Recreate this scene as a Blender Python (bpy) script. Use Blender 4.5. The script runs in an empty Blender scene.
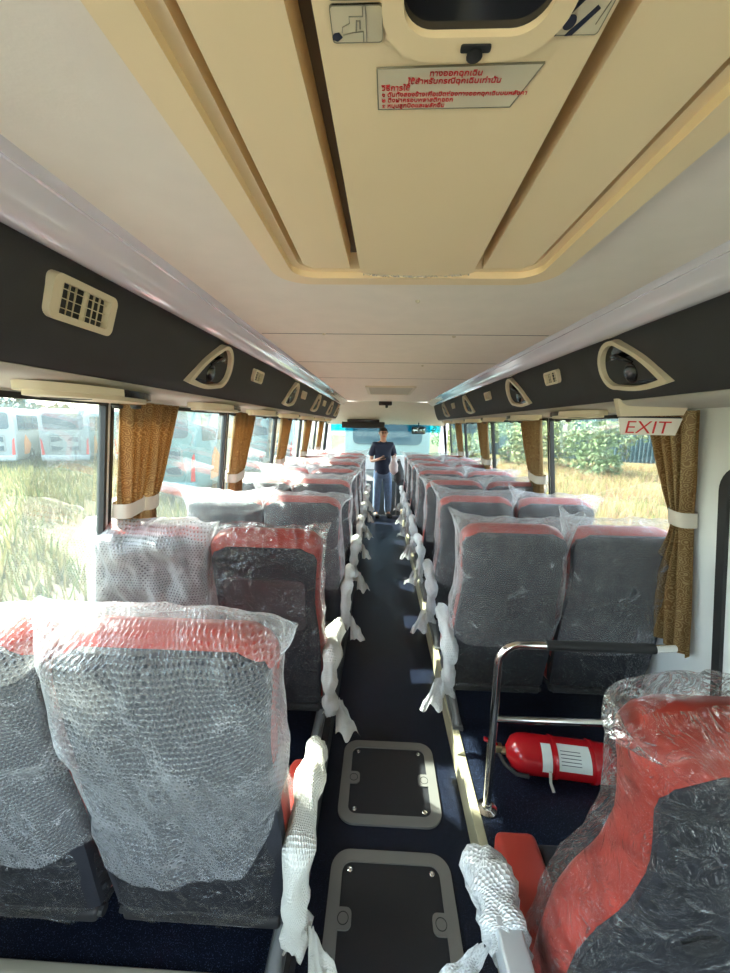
import bpy, bmesh, math, random
import numpy as np
from math import sin, cos, pi, radians, sqrt, atan2
from mathutils import Vector, Matrix, noise

# ------------------------------------------------------------------ camera, world, lights
SC = bpy.context.scene
COL = SC.collection
def make_camera():
    pitch, yaw, roll = radians(8.8), radians(2.2), radians(1.0)
    fw = Vector((-sin(yaw)*cos(pitch), cos(yaw)*cos(pitch), -sin(pitch)))
    r = Vector((cos(yaw), sin(yaw), 0)); u = r.cross(fw)
    r2 = r*cos(roll)+u*sin(roll); u2 = u*cos(roll)-r*sin(roll)
    cd = bpy.data.cameras.new('camera'); co = bpy.data.objects.new('camera', cd); COL.objects.link(co)
    co.matrix_world = Matrix(((r2.x, u2.x, -fw.x, -.085), (r2.y, u2.y, -fw.y, 0), (r2.z, u2.z, -fw.z, 1.62), (0, 0, 0, 1)))
    cd.sensor_fit = 'HORIZONTAL'; cd.sensor_width = 36; cd.lens = 36*390/730; cd.clip_start = .02; cd.clip_end = 400
    SC.camera = co
make_camera()
W = bpy.data.worlds.new('sky'); SC.world = W; W.use_nodes = True
wn = W.node_tree; bg = wn.nodes['Background']
sky = wn.nodes.new('ShaderNodeTexSky'); sky.sky_type = 'NISHITA'; sky.sun_disc = False
sky.sun_elevation = radians(46); sky.sun_rotation = radians(-62); sky.air_density = 1.0; sky.dust_density = 3.0; sky.ozone_density = 1.0
wmix = wn.nodes.new('ShaderNodeMix'); wmix.data_type = 'RGBA'; wmix.inputs[0].default_value = .45
wmix.inputs[7].default_value = (2.9, 2.85, 2.8, 1)
wn.links.new(sky.outputs[0], wmix.inputs[6]); wn.links.new(wmix.outputs[2], bg.inputs[0])
bg.inputs[1].default_value = .80
sd = bpy.data.lights.new('sun', 'SUN'); sd.energy = 11; sd.angle = radians(1.0); sd.color = (1, .91, .80)
so = bpy.data.objects.new('sun', sd); COL.objects.link(so)
so.rotation_euler = (Vector((0.80, -.38, -.80))).to_track_quat('-Z', 'Y').to_euler()
vs = SC.view_settings; vs.view_transform = 'Standard'; vs.look = 'None'; vs.gamma = 1; vs.exposure = 2.0; vs.use_curve_mapping = False
SC.cycles.transparent_max_bounces = 32; SC.cycles.max_bounces = 10; SC.cycles.diffuse_bounces = 6
SC.cycles.sample_clamp_indirect = 6; SC.cycles.caustics_reflective = False; SC.cycles.caustics_refractive = False

# ------------------------------------------------------------------ materials
class NT:
    def __init__(s, name):
        s.m = bpy.data.materials.new(name); s.m.use_nodes = True
        s.t = s.m.node_tree; s.t.nodes.clear(); s.out = s.n('ShaderNodeOutputMaterial')
    def n(s, t, **k):
        o = s.t.nodes.new(t)
        for a, b in k.items(): setattr(o, a, b)
        return o
    def l(s, a, b): s.t.links.new(a, b)
    def math(s, op, a, b=None, c=None, clamp=False):
        o = s.n('ShaderNodeMath', operation=op); o.use_clamp = clamp
        for i, v in enumerate((a, b, c)):
            if v is None: continue
            if isinstance(v, (int, float)): o.inputs[i].default_value = v
            else: s.l(v, o.inputs[i])
        return o.outputs[0]
    def mixc(s, f, a, b):
        o = s.n('ShaderNodeMix', data_type='RGBA')
        for i, v in ((0, f), (6, a), (7, b)):
            if isinstance(v, (int, float)): o.inputs[i].default_value = v
            elif isinstance(v, tuple): o.inputs[i].default_value = (*v, 1)[:4]
            else: s.l(v, o.inputs[i])
        return o.outputs[2]
    def mixs(s, f, a, b):
        o = s.n('ShaderNodeMixShader')
        if isinstance(f, (int, float)): o.inputs[0].default_value = f
        else: s.l(f, o.inputs[0])
        s.l(a, o.inputs[1]); s.l(b, o.inputs[2]); return o.outputs[0]
    def noise(s, scale, detail=3, rough=.5, vec=None, dist=0):
        o = s.n('ShaderNodeTexNoise'); o.inputs['Scale'].default_value = scale; o.inputs['Detail'].default_value = detail
        o.inputs['Roughness'].default_value = rough; o.inputs['Distortion'].default_value = dist
        if vec is None: vec = s.coord()
        s.l(vec, o.inputs['Vector']); return o.outputs['Fac']
    def coord(s, k='Object'):
        if not hasattr(s, 'tc'): s.tc = s.n('ShaderNodeTexCoord')
        return s.tc.outputs[k]
    def ramp(s, f, *st):
        o = s.n('ShaderNodeValToRGB'); e = o.color_ramp.elements
        while len(e) < len(st): e.new(.5)
        for i, (p, c) in enumerate(st):
            e[i].position = p; e[i].color = (*c, 1) if isinstance(c, tuple) else (c, c, c, 1)
        s.l(f, o.inputs[0]); return o.outputs[0]
    def bump(s, h, st=.3, dist=.01, nrm=None):
        o = s.n('ShaderNodeBump'); o.inputs['Strength'].default_value = st; o.inputs['Distance'].default_value = dist
        s.l(h, o.inputs['Height'])
        if nrm is not None: s.l(nrm, o.inputs['Normal'])
        return o.outputs[0]
    def pbr(s, col, rough=.5, metal=0, nrm=None, spec=.5, **k):
        o = s.n('ShaderNodeBsdfPrincipled')
        for nm, v in (('Base Color', col), ('Roughness', rough), ('Metallic', metal), ('Specular IOR Level', spec)):
            if isinstance(v, tuple): o.inputs[nm].default_value = (*v, 1)
            elif isinstance(v, (int, float)): o.inputs[nm].default_value = v
            else: s.l(v, o.inputs[nm])
        for a, b in k.items(): o.inputs[a.replace('_', ' ')].default_value = b
        if nrm is not None: s.l(nrm, o.inputs['Normal'])
        return o.outputs[0]
    def done(s, sh): s.l(sh, s.out.inputs[0]); return s.m

def plain(name, col, rough=.5, metal=0, var=.06, nscale=12, bump=0, bscale=200, **k):
    t = NT(name); f = t.noise(nscale, 4)
    c = t.mixc(f, tuple(x*(1-var) for x in col), tuple(min(1, x*(1+var)) for x in col))
    nr = t.bump(t.noise(bscale, 3), bump, .002) if bump else None
    return t.done(t.pbr(c, rough, metal, nr, **k))

M = {}
M['ceiling'] = plain('headliner', (.85, .775, .68), .8, bump=.15, bscale=160)
M['cream'] = plain('cream_plastic', (.66, .58, .42), .42, var=.03)
M['hatch'] = plain('beige_hatch_plastic', (.86, .67, .41), .4, var=.04, nscale=6)
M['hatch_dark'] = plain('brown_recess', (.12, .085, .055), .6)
M['sidewall'] = plain('pale_grey_wall', (.68, .69, .68), .6, var=.04, bump=.1)
M['lowwall'] = plain('grey_lower_wall', (.10, .11, .12), .8, bump=.3)
M['trimwhite'] = plain('gloss_lilac_trim', (.93, .89, 1.0), .14, metal=.22, var=.02, spec=1.0, Coat_Weight=1.0, Coat_Roughness=.06)
M['rack'] = plain('charcoal_rack_fabric', (.034, .034, .038), .75, var=.15, bump=.3, bscale=300)
M['black'] = plain('black_rubber', (.012, .012, .013), .6)
M['blackgloss'] = plain('black_gloss', (.012, .012, .014), .12)
M['navyfabric'] = plain('navy_seat_fabric', (.010, .011, .017), .7, var=.3, nscale=30, bump=.3)
M['red'] = plain('red_seat_vinyl', (.34, .034, .022), .38, var=.08, nscale=20)
M['greyframe'] = plain('grey_painted_steel', (.16, .165, .165), .4, metal=.3)
M['hatchframe'] = plain('grey_aluminium', (.17, .168, .155), .48, metal=.35, var=.08)
M['steel'] = plain('polished_steel', (.72, .70, .66), .16, metal=1, var=.03)
M['screw'] = plain('chrome_screw', (.8, .8, .8), .2, metal=1)
M['extred'] = plain('gloss_red_paint', (.40, .008, .012), .18, var=.05)
M['label'] = plain('off_white_label', (.62, .66, .62), .4)
M['brass'] = plain('brass', (.55, .45, .25), .3, metal=1)
M['redink'] = plain('red_ink', (.62, .03, .03), .5, var=.02)
M['ink'] = plain('dark_blue_ink', (.02, .025, .05), .5, var=.02)
M['lineink'] = plain('grey_line_ink', (.22, .20, .14), .5, var=.02)
M['signwhite'] = plain('white_sign', (.78, .74, .66), .35, var=.02)
M['teal'] = plain('teal_bus_paint', (0.101, 0.211, 0.211), .3)
M['buswhite'] = plain('white_bus_paint', (0.234, 0.257, 0.257), .3)
M['busglass'] = plain('bus_dark_glass', (.035, .06, .08), .12)
M['lamp'] = plain('red_lamp', (.5, .02, .02), .25)
M['orange'] = plain('orange_graphic', (.6, .22, .05), .4)
M['tyre'] = plain('tyre', (.02, .02, .02), .8)
M['skin'] = plain('skin', (.42, .22, .14), .5, var=.05)
M['hair'] = plain('black_hair', (.012, .01, .01), .6)
M['shirt'] = plain('navy_polo', (.010, .014, .035), .8)
M['jeans'] = plain('blue_denim', (.14, .20, .30), .85, var=.35, nscale=20)
M['bagcloth'] = plain('pale_bag', (.55, .45, .42), .7)
M['bagdark'] = plain('dark_bag', (.05, .05, .05), .8)
M['tieback'] = plain('grey_tieback', (.50, .45, .38), .7)
M['tree'] = plain('leaf_green', (0.094, 0.156, 0.062), .7, var=.5, nscale=1.5)
M['tree2'] = plain('leaf_yellow_green', (0.172, 0.226, 0.094), .7, var=.5, nscale=1.5)
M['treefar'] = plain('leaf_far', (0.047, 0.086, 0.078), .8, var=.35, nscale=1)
M['bark'] = plain('bark', (.12, .09, .06), .9)
M['fence'] = plain('blue_green_sheet', (0.062, 0.117, 0.133), .6, var=.35, nscale=.8)
M['screenfence'] = plain('mint_sheet', (0.203, 0.343, 0.328), .5)

def mat_carpet():
    t = NT('navy_vinyl_floor')
    f = t.noise(9, 4); c = t.mixc(f, (.003, .004, .009), (.006, .008, .016))
    v = t.n('ShaderNodeTexVoronoi'); v.inputs['Scale'].default_value = 260; t.l(t.coord(), v.inputs['Vector'])
    sp = t.math('GREATER_THAN', t.noise(420, 1), .66)
    c = t.mixc(t.math('MULTIPLY', sp, .35), c, (.16, .24, .42))
    return t.done(t.pbr(c, .33, 0, t.bump(v.outputs[0], .15, .002), spec=.22))
M['floor'] = mat_carpet()

def mat_glass(name, tint, gl=.06, haze=.03, band=None):
    t = NT(name)
    tr = t.n('ShaderNodeBsdfTransparent'); tr.inputs[0].default_value = (*tint, 1)
    if band:
        z = t.n('ShaderNodeSeparateXYZ'); t.l(t.coord(), z.inputs[0])
        f = t.ramp(t.math('MULTIPLY', t.math('SUBTRACT', z.outputs[2], band[0]), 1/(band[1]-band[0])), (0, 0.), (.25, 1.))
        t.l(t.mixc(f, tint, band[2]), tr.inputs[0])
    g = t.n('ShaderNodeBsdfGlossy'); g.inputs['Roughness'].default_value = .03
    lw = t.n('ShaderNodeLayerWeight'); lw.inputs[0].default_value = .25
    d = t.n('ShaderNodeBsdfTranslucent'); d.inputs[0].default_value = (.75, .95, .95, 1)
    f = t.math('MULTIPLY_ADD', lw.outputs[0], .5, gl*.3)
    a = t.mixs(f, tr.outputs[0], g.outputs[0])
    hz = t.math('MULTIPLY', t.noise(2.5, 4, .6), haze*2)
    return t.done(t.mixs(hz, a, d.outputs[0]))
M['glassL'] = mat_glass('teal_window_glass', (.84, .92, .91), haze=.012)
M['glassR'] = mat_glass('clear_window_glass', (.93, .96, .93), haze=.006)
M['windscreen'] = mat_glass('windscreen_glass', (.58, .72, .71), haze=.008, band=(1.50, 1.66, (.03, .42, .50)))

def hexdots(t, size):
    """distance to the nearest bubble centre, 0..~.6, in a hex layout over the UV map (metres)"""
    uv = t.coord('UV')
    outs = []
    for off in (0., .5):
        a = t.n('ShaderNodeVectorMath', operation='MULTIPLY'); a.inputs[1].default_value = (1/size, 1/(size*1.732), 0); t.l(uv, a.inputs[0])
        b = t.n('ShaderNodeVectorMath', operation='ADD'); b.inputs[1].default_value = (off, off, 0); t.l(a.outputs[0], b.inputs[0])
        c = t.n('ShaderNodeVectorMath', operation='FRACTION'); t.l(b.outputs[0], c.inputs[0])
        d = t.n('ShaderNodeVectorMath', operation='SUBTRACT'); d.inputs[1].default_value = (.5, .5, 0); t.l(c.outputs[0], d.inputs[0])
        e = t.n('ShaderNodeVectorMath', operation='MULTIPLY'); e.inputs[1].default_value = (1, 1.732, 0); t.l(d.outputs[0], e.inputs[0])
        g = t.n('ShaderNodeVectorMath', operation='LENGTH'); t.l(e.outputs[0], g.inputs[0]); outs.append(g.outputs['Value'])
    return t.math('MINIMUM', outs[0], outs[1])

def mat_bubble(name, base, size=.0095, white=(.86, .88, .88), tl=.5, contrast=1.):
    t = NT(name)
    d = hexdots(t, size)
    dome = t.math('SUBTRACT', 1., t.math('MULTIPLY', d, 2.2), clamp=True)      # 1 at bubble centre
    hgt = t.math('POWER', dome, .5)
    cr = t.noise(11, 5, .55, dist=.6)
    b1 = t.bump(cr, .45, .03)
    b2 = t.bump(hgt, .9, .004, b1)
    ring = t.ramp(d, (.13, 0.), (.30, 1.), (.42, .85), (.6, .6))
    lw = t.n('ShaderNodeLayerWeight'); lw.inputs[0].default_value = .4; t.l(b1, lw.inputs['Normal'])
    a = t.math('ADD', base, t.math('MULTIPLY', ring, .20*contrast))
    a = t.math('ADD', a, t.math('MULTIPLY', lw.outputs['Facing'], .40))
    a = t.math('ADD', a, t.math('MULTIPLY', t.ramp(cr, (.50, 0.), (.70, 1.)), .16), clamp=True)
    df = t.n('ShaderNodeBsdfDiffuse'); df.inputs[0].default_value = (*white, 1); t.l(b2, df.inputs['Normal'])
    ts = t.n('ShaderNodeBsdfTranslucent'); ts.inputs[0].default_value = (*white, 1); t.l(b1, ts.inputs['Normal'])
    sc = t.mixs(tl, df.outputs[0], ts.outputs[0])
    gl = t.n('ShaderNodeBsdfGlossy'); gl.inputs['Roughness'].default_value = .15; t.l(b2, gl.inputs['Normal'])
    sc = t.mixs(.25, sc, gl.outputs[0])
    tr = t.n('ShaderNodeBsdfTransparent'); tr.inputs[0].default_value = (.97, .98, .98, 1)
    return t.done(t.mixs(a, tr.outputs[0], sc))
M['bubble'] = mat_bubble('bubble_wrap', -.01, .0112, (.78, .79, .81), contrast=1.05)
M['bubblehood'] = mat_bubble('bubble_wrap_folded', .22, .0115, (.80, .81, .82))
M['bubblethick'] = mat_bubble('bubble_wrap_layers', .62, .012, tl=.3)
M['bubblewarm'] = mat_bubble('bubble_wrap_cream_layers', .72, .007, (.86, .84, .74), .25)

def mat_film(name='clear_plastic_film', base=.012, dif=.10):
    t = NT(name)
    def ridge(f, w):
        return t.ramp(f, (.5-w, 0.), (.5, 1.), (.5+w, 0.))
    cr = t.noise(6, 2, .5, dist=1.2); c2 = t.noise(15, 3, .55, dist=1.8)
    r1, r2 = ridge(cr, .07), ridge(c2, .06)
    hh = t.math('ADD', t.math('ADD', t.math('MULTIPLY', r1, .5), t.math('MULTIPLY', r2, .3)), t.math('MULTIPLY', c2, .8))
    nr = t.bump(hh, 1., .024)
    lw = t.n('ShaderNodeLayerWeight'); lw.inputs[0].default_value = .28; t.l(nr, lw.inputs['Normal'])
    a = t.math('ADD', t.math('MULTIPLY', lw.outputs['Fresnel'], .70), base, clamp=True)
    a = t.math('ADD', a, t.math('MULTIPLY', t.math('MULTIPLY', r1, r1), .05), clamp=True)
    gl = t.n('ShaderNodeBsdfGlossy'); gl.inputs['Roughness'].default_value = .10; t.l(nr, gl.inputs['Normal'])
    ts = t.n('ShaderNodeBsdfTranslucent'); ts.inputs[0].default_value = (.85, .85, .85, 1)
    df = t.n('ShaderNodeBsdfDiffuse'); df.inputs[0].default_value = (.85, .85, .85, 1)
    sc = t.mixs(dif, gl.outputs[0], t.mixs(.5, ts.outputs[0], df.outputs[0]))
    tr = t.n('ShaderNodeBsdfTransparent'); tr.inputs[0].default_value = (.98, .98, .98, 1)
    return t.done(t.mixs(a, tr.outputs[0], sc))
M['film'] = mat_film()
M['filmhazy'] = mat_film('hazy_plastic_film', .16, .3)

def mat_curtain():
    t = NT('gold_damask_curtain')
    mp = t.n('ShaderNodeMapping'); mp.inputs['Scale'].default_value = (1, 1, 1); t.l(t.coord('UV'), mp.inputs[0])
    v = t.n('ShaderNodeTexVoronoi'); v.inputs['Scale'].default_value = 38; t.l(mp.outputs[0], v.inputs['Vector'])
    rings = t.math('SINE', t.math('MULTIPLY', v.outputs['Distance'], 26))
    f = t.math('MULTIPLY', t.ramp(rings, (.35, 0.), (.6, 1.)), .65)
    c = t.mixc(f, (.20, .11, .045), (.50, .36, .17))
    df = t.n('ShaderNodeBsdfDiffuse'); t.l(c, df.inputs[0])
    ts = t.n('ShaderNodeBsdfTranslucent'); t.l(t.mixc(f, (.26, .14, .05), (.55, .36, .17)), ts.inputs[0])
    gl = t.n('ShaderNodeBsdfGlossy'); gl.inputs['Roughness'].default_value = .4; gl.inputs[0].default_value = (.8, .65, .4, 1)
    return t.done(t.mixs(.05, t.mixs(.42, df.outputs[0], ts.outputs[0]), gl.outputs[0]))
M['curtain'] = mat_curtain()

def mat_field():
    t = NT('dry_meadow_ground')
    n1 = t.noise(.35, 5, .6); n2 = t.noise(3.5, 6, .7)
    c = t.ramp(n2, (.3, (0.070, 0.059, 0.032)), (.5, (0.140, 0.115, 0.059)), (.7, (0.210, 0.182, 0.112)))
    c = t.mixc(t.ramp(n1, (.4, 0.), (.62, .7)), c, (.07, .10, .03))
    s = t.n('ShaderNodeSeparateXYZ'); t.l(t.coord(), s.inputs[0])
    near = t.math('SUBTRACT', 1., t.math('MULTIPLY', t.math('SUBTRACT', t.math('ABSOLUTE', t.math('ADD', s.outputs[0], t.math('MULTIPLY', n1, 2.5))), 2.2), .35), clamp=True)
    g = t.ramp(t.noise(14, 6, .75), (.3, (0.211, 0.185, 0.154)), (.7, (0.440, 0.396, 0.343)))
    c = t.mixc(near, c, g)
    return t.done(t.pbr(c, .95, 0, t.bump(n2, .8, .1), spec=.1))
M['field'] = mat_field()
def mat_grass():
    t = NT('dry_grass_blades')
    o = t.n('ShaderNodeVertexColor'); o.layer_name = 'tone'
    df = t.n('ShaderNodeBsdfDiffuse'); t.l(o.outputs[0], df.inputs[0])
    ts = t.n('ShaderNodeBsdfTranslucent'); t.l(o.outputs[0], ts.inputs[0])
    return t.done(t.mixs(.45, df.outputs[0], ts.outputs[0]))
M['grass'] = mat_grass()

# ------------------------------------------------------------------ object helpers
def link(name, mesh, mat=None, parent=None, loc=None):
    o = bpy.data.objects.new(name, mesh); COL.objects.link(o)
    if mat is not None:
        mesh.materials.clear(); mesh.materials.append(mat if not isinstance(mat, str) else M[mat])
    if parent is not None: o.parent = parent
    if loc is not None: o.location = loc
    return o
def empty(name, loc=(0, 0, 0), rz=0, label=None, cat=None, group=None):
    o = bpy.data.objects.new(name, None); COL.objects.link(o); o.location = loc; o.rotation_euler = (0, 0, rz); o.empty_display_size = .1
    if label: tag(o, label, cat, group)
    return o
def tag(o, label, cat, group=None, kind=None):
    o['label'] = label; o['category'] = cat
    if group: o['group'] = group
    if kind: o['kind'] = kind
    return o
def copy_tree(o, parent=None):
    c = o.copy(); COL.objects.link(c); c.parent = parent
    for ch in list(o.children): copy_tree(ch, c)
    return c

class MB:
    def __init__(s): s.v = []; s.f = []; s.uv = {}; s.smooth = []
    def add(s, vs, fs, smooth=True):
        b = len(s.v); s.v += [tuple(p) for p in vs]; s.f += [tuple(i+b for i in f) for f in fs]; s.smooth += [smooth]*len(fs)
        return b
    def box(s, c, d, mt=None, bev=0):
        if bev: return s.bbox(c, d, bev, mt)
        x, y, z = (k/2 for k in d)
        vs = [Vector((a*x, b*y, e*z)) for a in (-1, 1) for b in (-1, 1) for e in (-1, 1)]
        if mt is not None: vs = [mt @ p for p in vs]
        vs = [p+Vector(c) for p in vs]
        s.add(vs, [(0, 1, 3, 2), (4, 6, 7, 5), (0, 4, 5, 1), (2, 3, 7, 6), (0, 2, 6, 4), (1, 5, 7, 3)], False)
    def bbox(s, c, d, r, mt=None):
        bm = bmesh.new(); bmesh.ops.create_cube(bm, size=1)
        for v in bm.verts: v.co = Vector((v.co.x*d[0], v.co.y*d[1], v.co.z*d[2]))
        bmesh.ops.bevel(bm, geom=bm.edges[:], offset=r, segments=3, affect='EDGES', profile=.5)
        bm.verts.ensure_lookup_table()
        vs = [(mt @ v.co if mt is not None else v.co.copy())+Vector(c) for v in bm.verts]
        fs = [tuple(v.index for v in f.verts) for f in bm.faces]; bm.free(); s.add(vs, fs, True)
    def loft(s, rings, closed=True, cap=True, smooth=True):
        n = len(rings[0]); vs = [p for r in rings for p in r]; fs = []
        for i in range(len(rings)-1):
            for j in range(n if closed else n-1):
                k = (j+1) % n; fs.append((i*n+j, i*n+k, (i+1)*n+k, (i+1)*n+j))
        if cap and closed: fs.append(tuple(range(n))[::-1]); fs.append(tuple((len(rings)-1)*n+j for j in range(n)))
        s.add(vs, fs, smooth)
    def tube(s, pts, r, n=12, cap=True):
        pts = [Vector(p) for p in pts]; rr = r if isinstance(r, (list, tuple)) else [r]*len(pts); rings = []
        up = None
        for i, p in enumerate(pts):
            t = ((pts[min(i+1, len(pts)-1)]-pts[max(i-1, 0)])).normalized()
            if up is None: up = t.orthogonal().normalized()
            a = (up-t*up.dot(t)).normalized(); up = a; b = t.cross(a)
            rings.append([p+a*rr[i]*cos(2*pi*k/n)+b*rr[i]*sin(2*pi*k/n) for k in range(n)])
        s.loft(rings, cap=cap)
    def lathe(s, c, prof, axis='Z', n=24):
        """prof: list of (radius, height)"""
        rings = []
        for r, h in prof:
            rg = []
            for k in range(n):
                a = 2*pi*k/n; p = (r*cos(a), r*sin(a), h)
                if axis == 'X': p = (h, r*cos(a), r*sin(a))
                if axis == 'Y': p = (r*sin(a), h, r*cos(a))
                rg.append(Vector(p)+Vector(c))
            rings.append(rg)
        s.loft(rings)
    def prism(s, poly, mt, t0, t1, bev=0, hole=None):
        """2D outline extruded from t0 to t1 along local z, placed by matrix mt"""
        bm = bmesh.new()
        n = len(poly)
        if hole is None:
            a = [bm.verts.new((x, y, t0)) for x, y in poly]; b = [bm.verts.new((x, y, t1)) for x, y in poly]
            bm.faces.new(a[::-1]); bm.faces.new(b)
            for i in range(n): bm.faces.new((a[i], a[(i+1) % n], b[(i+1) % n], b[i]))
            if bev:
                es = [e for e in bm.edges if (e.verts[0].co.z == t1 and e.verts[1].co.z == t1)]
                bmesh.ops.bevel(bm, geom=es, offset=bev, segments=2, affect='EDGES', profile=.5)
        else:
            A = [[bm.verts.new((x, y, t)) for x, y in q] for t in (t0, t1) for q in (poly, hole)]
            for i in range(n):
                k = (i+1) % n
                bm.faces.new((A[0][i], A[0][k], A[2][k], A[2][i])); bm.faces.new((A[1][k], A[1][i], A[3][i], A[3][k]))
                bm.faces.new((A[2][i], A[2][k], A[3][k], A[3][i])); bm.faces.new((A[0][k], A[0][i], A[1][i], A[1][k]))
            if bev:
                es = [e for e in bm.edges if (e.verts[0].co.z == t1 and e.verts[1].co.z == t1) and len(e.link_faces) == 2 and abs(e.link_faces[0].normal.z-e.link_faces[1].normal.z) > -1]
                bm.normal_update()
                es = [e for e in es if any(abs(f.calc_center_median().z-(t0+t1)/2) < 1e-6 for f in e.link_faces)]
                bmesh.ops.bevel(bm, geom=es, offset=bev, segments=2, affect='EDGES', profile=.5)
        bmesh.ops.recalc_face_normals(bm, faces=bm.faces[:])
        bm.verts.index_update()
        vs = [mt @ v.co for v in bm.verts]; fs = [tuple(v.index for v in f.verts) for f in bm.faces]; bm.free(); s.add(vs, fs, True)
    def grid(s, fn, nu, nv, closeu=False, uvfn=None, smooth=True):
        vs = []; cu = nu if closeu else nu+1
        for j in range(nv+1):
            for i in range(cu): vs.append(fn(i/nu, j/nv))
        fs = []
        for j in range(nv):
            for i in range(nu):
                k = (i+1) % cu if closeu else i+1
                fs.append((j*cu+i, j*cu+k, (j+1)*cu+k, (j+1)*cu+i))
        fb = len(s.f); s.add(vs, fs, smooth)
        if uvfn:
            q = 0
            for j in range(nv):
                for i in range(nu):
                    s.uv[fb+q] = [uvfn(i/nu, j/nv), uvfn((i+1)/nu, j/nv), uvfn((i+1)/nu, (j+1)/nv), uvfn(i/nu, (j+1)/nv)]; q += 1
    def build(s, name, mat, parent=None, loc=None, angle=40):
        me = bpy.data.meshes.new(name); me.from_pydata([tuple(v) for v in s.v], [], s.f)
        me.polygons.foreach_set('use_smooth', s.smooth)
        if s.uv:
            uv = me.uv_layers.new(name='UVMap')
            for p in me.polygons:
                q = s.uv.get(p.index)
                if q:
                    for li, c in zip(p.loop_indices, q): uv.data[li].uv = c
        me.update(); o = link(name, me, mat, parent, loc)
        if angle and any(s.smooth): me.set_sharp_from_angle(angle=radians(angle))
        return o
def struct(o): o['kind'] = 'structure'; return o
def rrect(w, h, r, n=6, cx=0, cy=0):
    out = []
    for sx, sy, a0 in ((1, 1, 0), (-1, 1, pi/2), (-1, -1, pi), (1, -1, 3*pi/2)):
        for k in range(n+1):
            a = a0+pi/2*k/n; out.append((cx+sx*(w/2-r)+r*cos(a), cy+sy*(h/2-r)+r*sin(a)))
    return out
def frame(o, x, y, z):
    """matrix with the given origin and axes"""
    return Matrix(((x[0], y[0], z[0], o[0]), (x[1], y[1], z[1], o[1]), (x[2], y[2], z[2], o[2]), (0, 0, 0, 1)))
def fbm(p, o=4): return noise.fractal(p, 1.0, 2.0, o)
def sm(a, b, x):
    t = max(0, min(1, (x-a)/(b-a))); return t*t*(3-2*t)

# ------------------------------------------------------------------ the coach shell
PZ = .12                                   # platform height above the aisle floor
def wx(z): return 1.13+(1.71-z)*.11         # inner half-width of the body at height z
YB, YF = -1.75, 7.95
b = MB()
b.box((-.0, (YB+7.05)/2, -.04), (.64, 7.05-YB, .08)); b.box((0, 7.55, -.34), (2.5, 1.0, .08)); b.box((.35, 7.07, -.15), (1.9, .04, .30))
struct(b.build('floor', 'floor'))
for sx, nm in ((-1, 'left'), (1, 'right')):
    b = MB(); x0, x1 = .315, 1.29
    b.box((sx*(x0+x1)/2, (YB+7.05)/2, PZ/2-.04), (x1-x0, 7.05-YB, PZ+.08))
    o = struct(b.build('floor_platform_'+nm, 'floor'))
    b = MB()
    b.box((sx*.322, (YB+7.04)/2, PZ+.004), (.035, 7.0-YB, .008), bev=.003); b.box((sx*.309, (YB+7.04)/2, PZ/2), (.006, 7.0-YB, PZ))
    struct(b.build('trim_1' if sx < 0 else 'trim_2', plain('step_edge_trim', (.34, .31, .20), .4) if sx > 0 else M['black']))
b = MB(); b.box((-.05, 7.045, .004), (.56, .03, .012), bev=.003); struct(b.build('trim_3', 'steel'))
b = MB(); b.box((-.80, .822, PZ+.006), (1.0, .03, .012), bev=.004); struct(b.build('trim_4', plain('beige_rail', (.33, .31, .24), .4)))

def wallpiece(mb, sx, y0, y1, z0, z1, th=.05, off=0):
    vs = []
    for y in (y0, y1):
        for z in (z0, z1):
            for t in (off, th): vs.append((sx*(wx(z)+t), y, z))
    mb.add(vs, [(0, 1, 3, 2), (4, 6, 7, 5), (0, 4, 5, 1), (2, 3, 7, 6), (0, 2, 6, 4), (1, 5, 7, 3)], False)
SILL, HEAD = .80, 1.70
pil = {-1: [-1.6, .28, 1.49, 2.66, 3.92, 5.18, 6.4, 7.6], 1: [-1.6, .10, 1.62, 2.93, 4.42, 5.85, 7.15]}
nwin = 1
for sx, nm in ((-1, 'left'), (1, 'right')):
    b = MB()
    wallpiece(b, sx, YB, YF+.05, SILL-.55, SILL); wallpiece(b, sx, YB, YF+.05, HEAD, 2.12)
    for p in pil[sx]: wallpiece(b, sx, p-.008, p+.008, SILL, HEAD, .022)
    wallpiece(b, sx, YF-.1, YF+.05, SILL, HEAD)
    if sx > 0: wallpiece(b, sx, .10, 1.62, SILL, HEAD)            # blank wall that holds the emergency door
    struct(b.build('wall_'+nm, 'sidewall'))
    b = MB(); wallpiece(b, sx, YB, YF, -.35, SILL-.55); struct(b.build('wall_%s_lower' % nm, 'lowwall'))
    for p0, p1 in zip(pil[sx][:-1], pil[sx][1:]):
        if sx > 0 and p0 == .10: continue
        y0, y1 = p0+.008, p1-.008
        b = MB(); wallpiece(b, sx, y0, y1, SILL, HEAD, .018, .012)
        g = struct(b.build('window_%d' % nwin, 'glassL' if sx < 0 else 'glassR'))
        b = MB()
        for yy in (y0+.009, y1-.009): wallpiece(b, sx, yy-.007, yy+.007, SILL, HEAD, .024, -.004)
        wallpiece(b, sx, y0, y1, HEAD-.018, HEAD, .024, -.004); wallpiece(b, sx, y0, y1, SILL, SILL+.02, .024, -.004)
        b.build('window_gasket', 'black', g); nwin += 1
# unseen rear wall behind the camera; its window is added and enlarged for daylight
b = MB()
b.box((0, YB, .25), (2.6, .06, 1.2)); b.box((0, YB, 2.02), (2.5, .06, .26)); b.box((-1.2, YB, 1.37), (.2, .06, 1.08)); b.box((1.2, YB, 1.37), (.2, .06, 1.08))
struct(b.build('wall_rear', 'sidewall'))
b = MB(); b.box((0, YB, 1.37), (2.22, .006, 1.06)); struct(b.build('window_%d' % nwin, 'glassR')); nwin += 1
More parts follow.
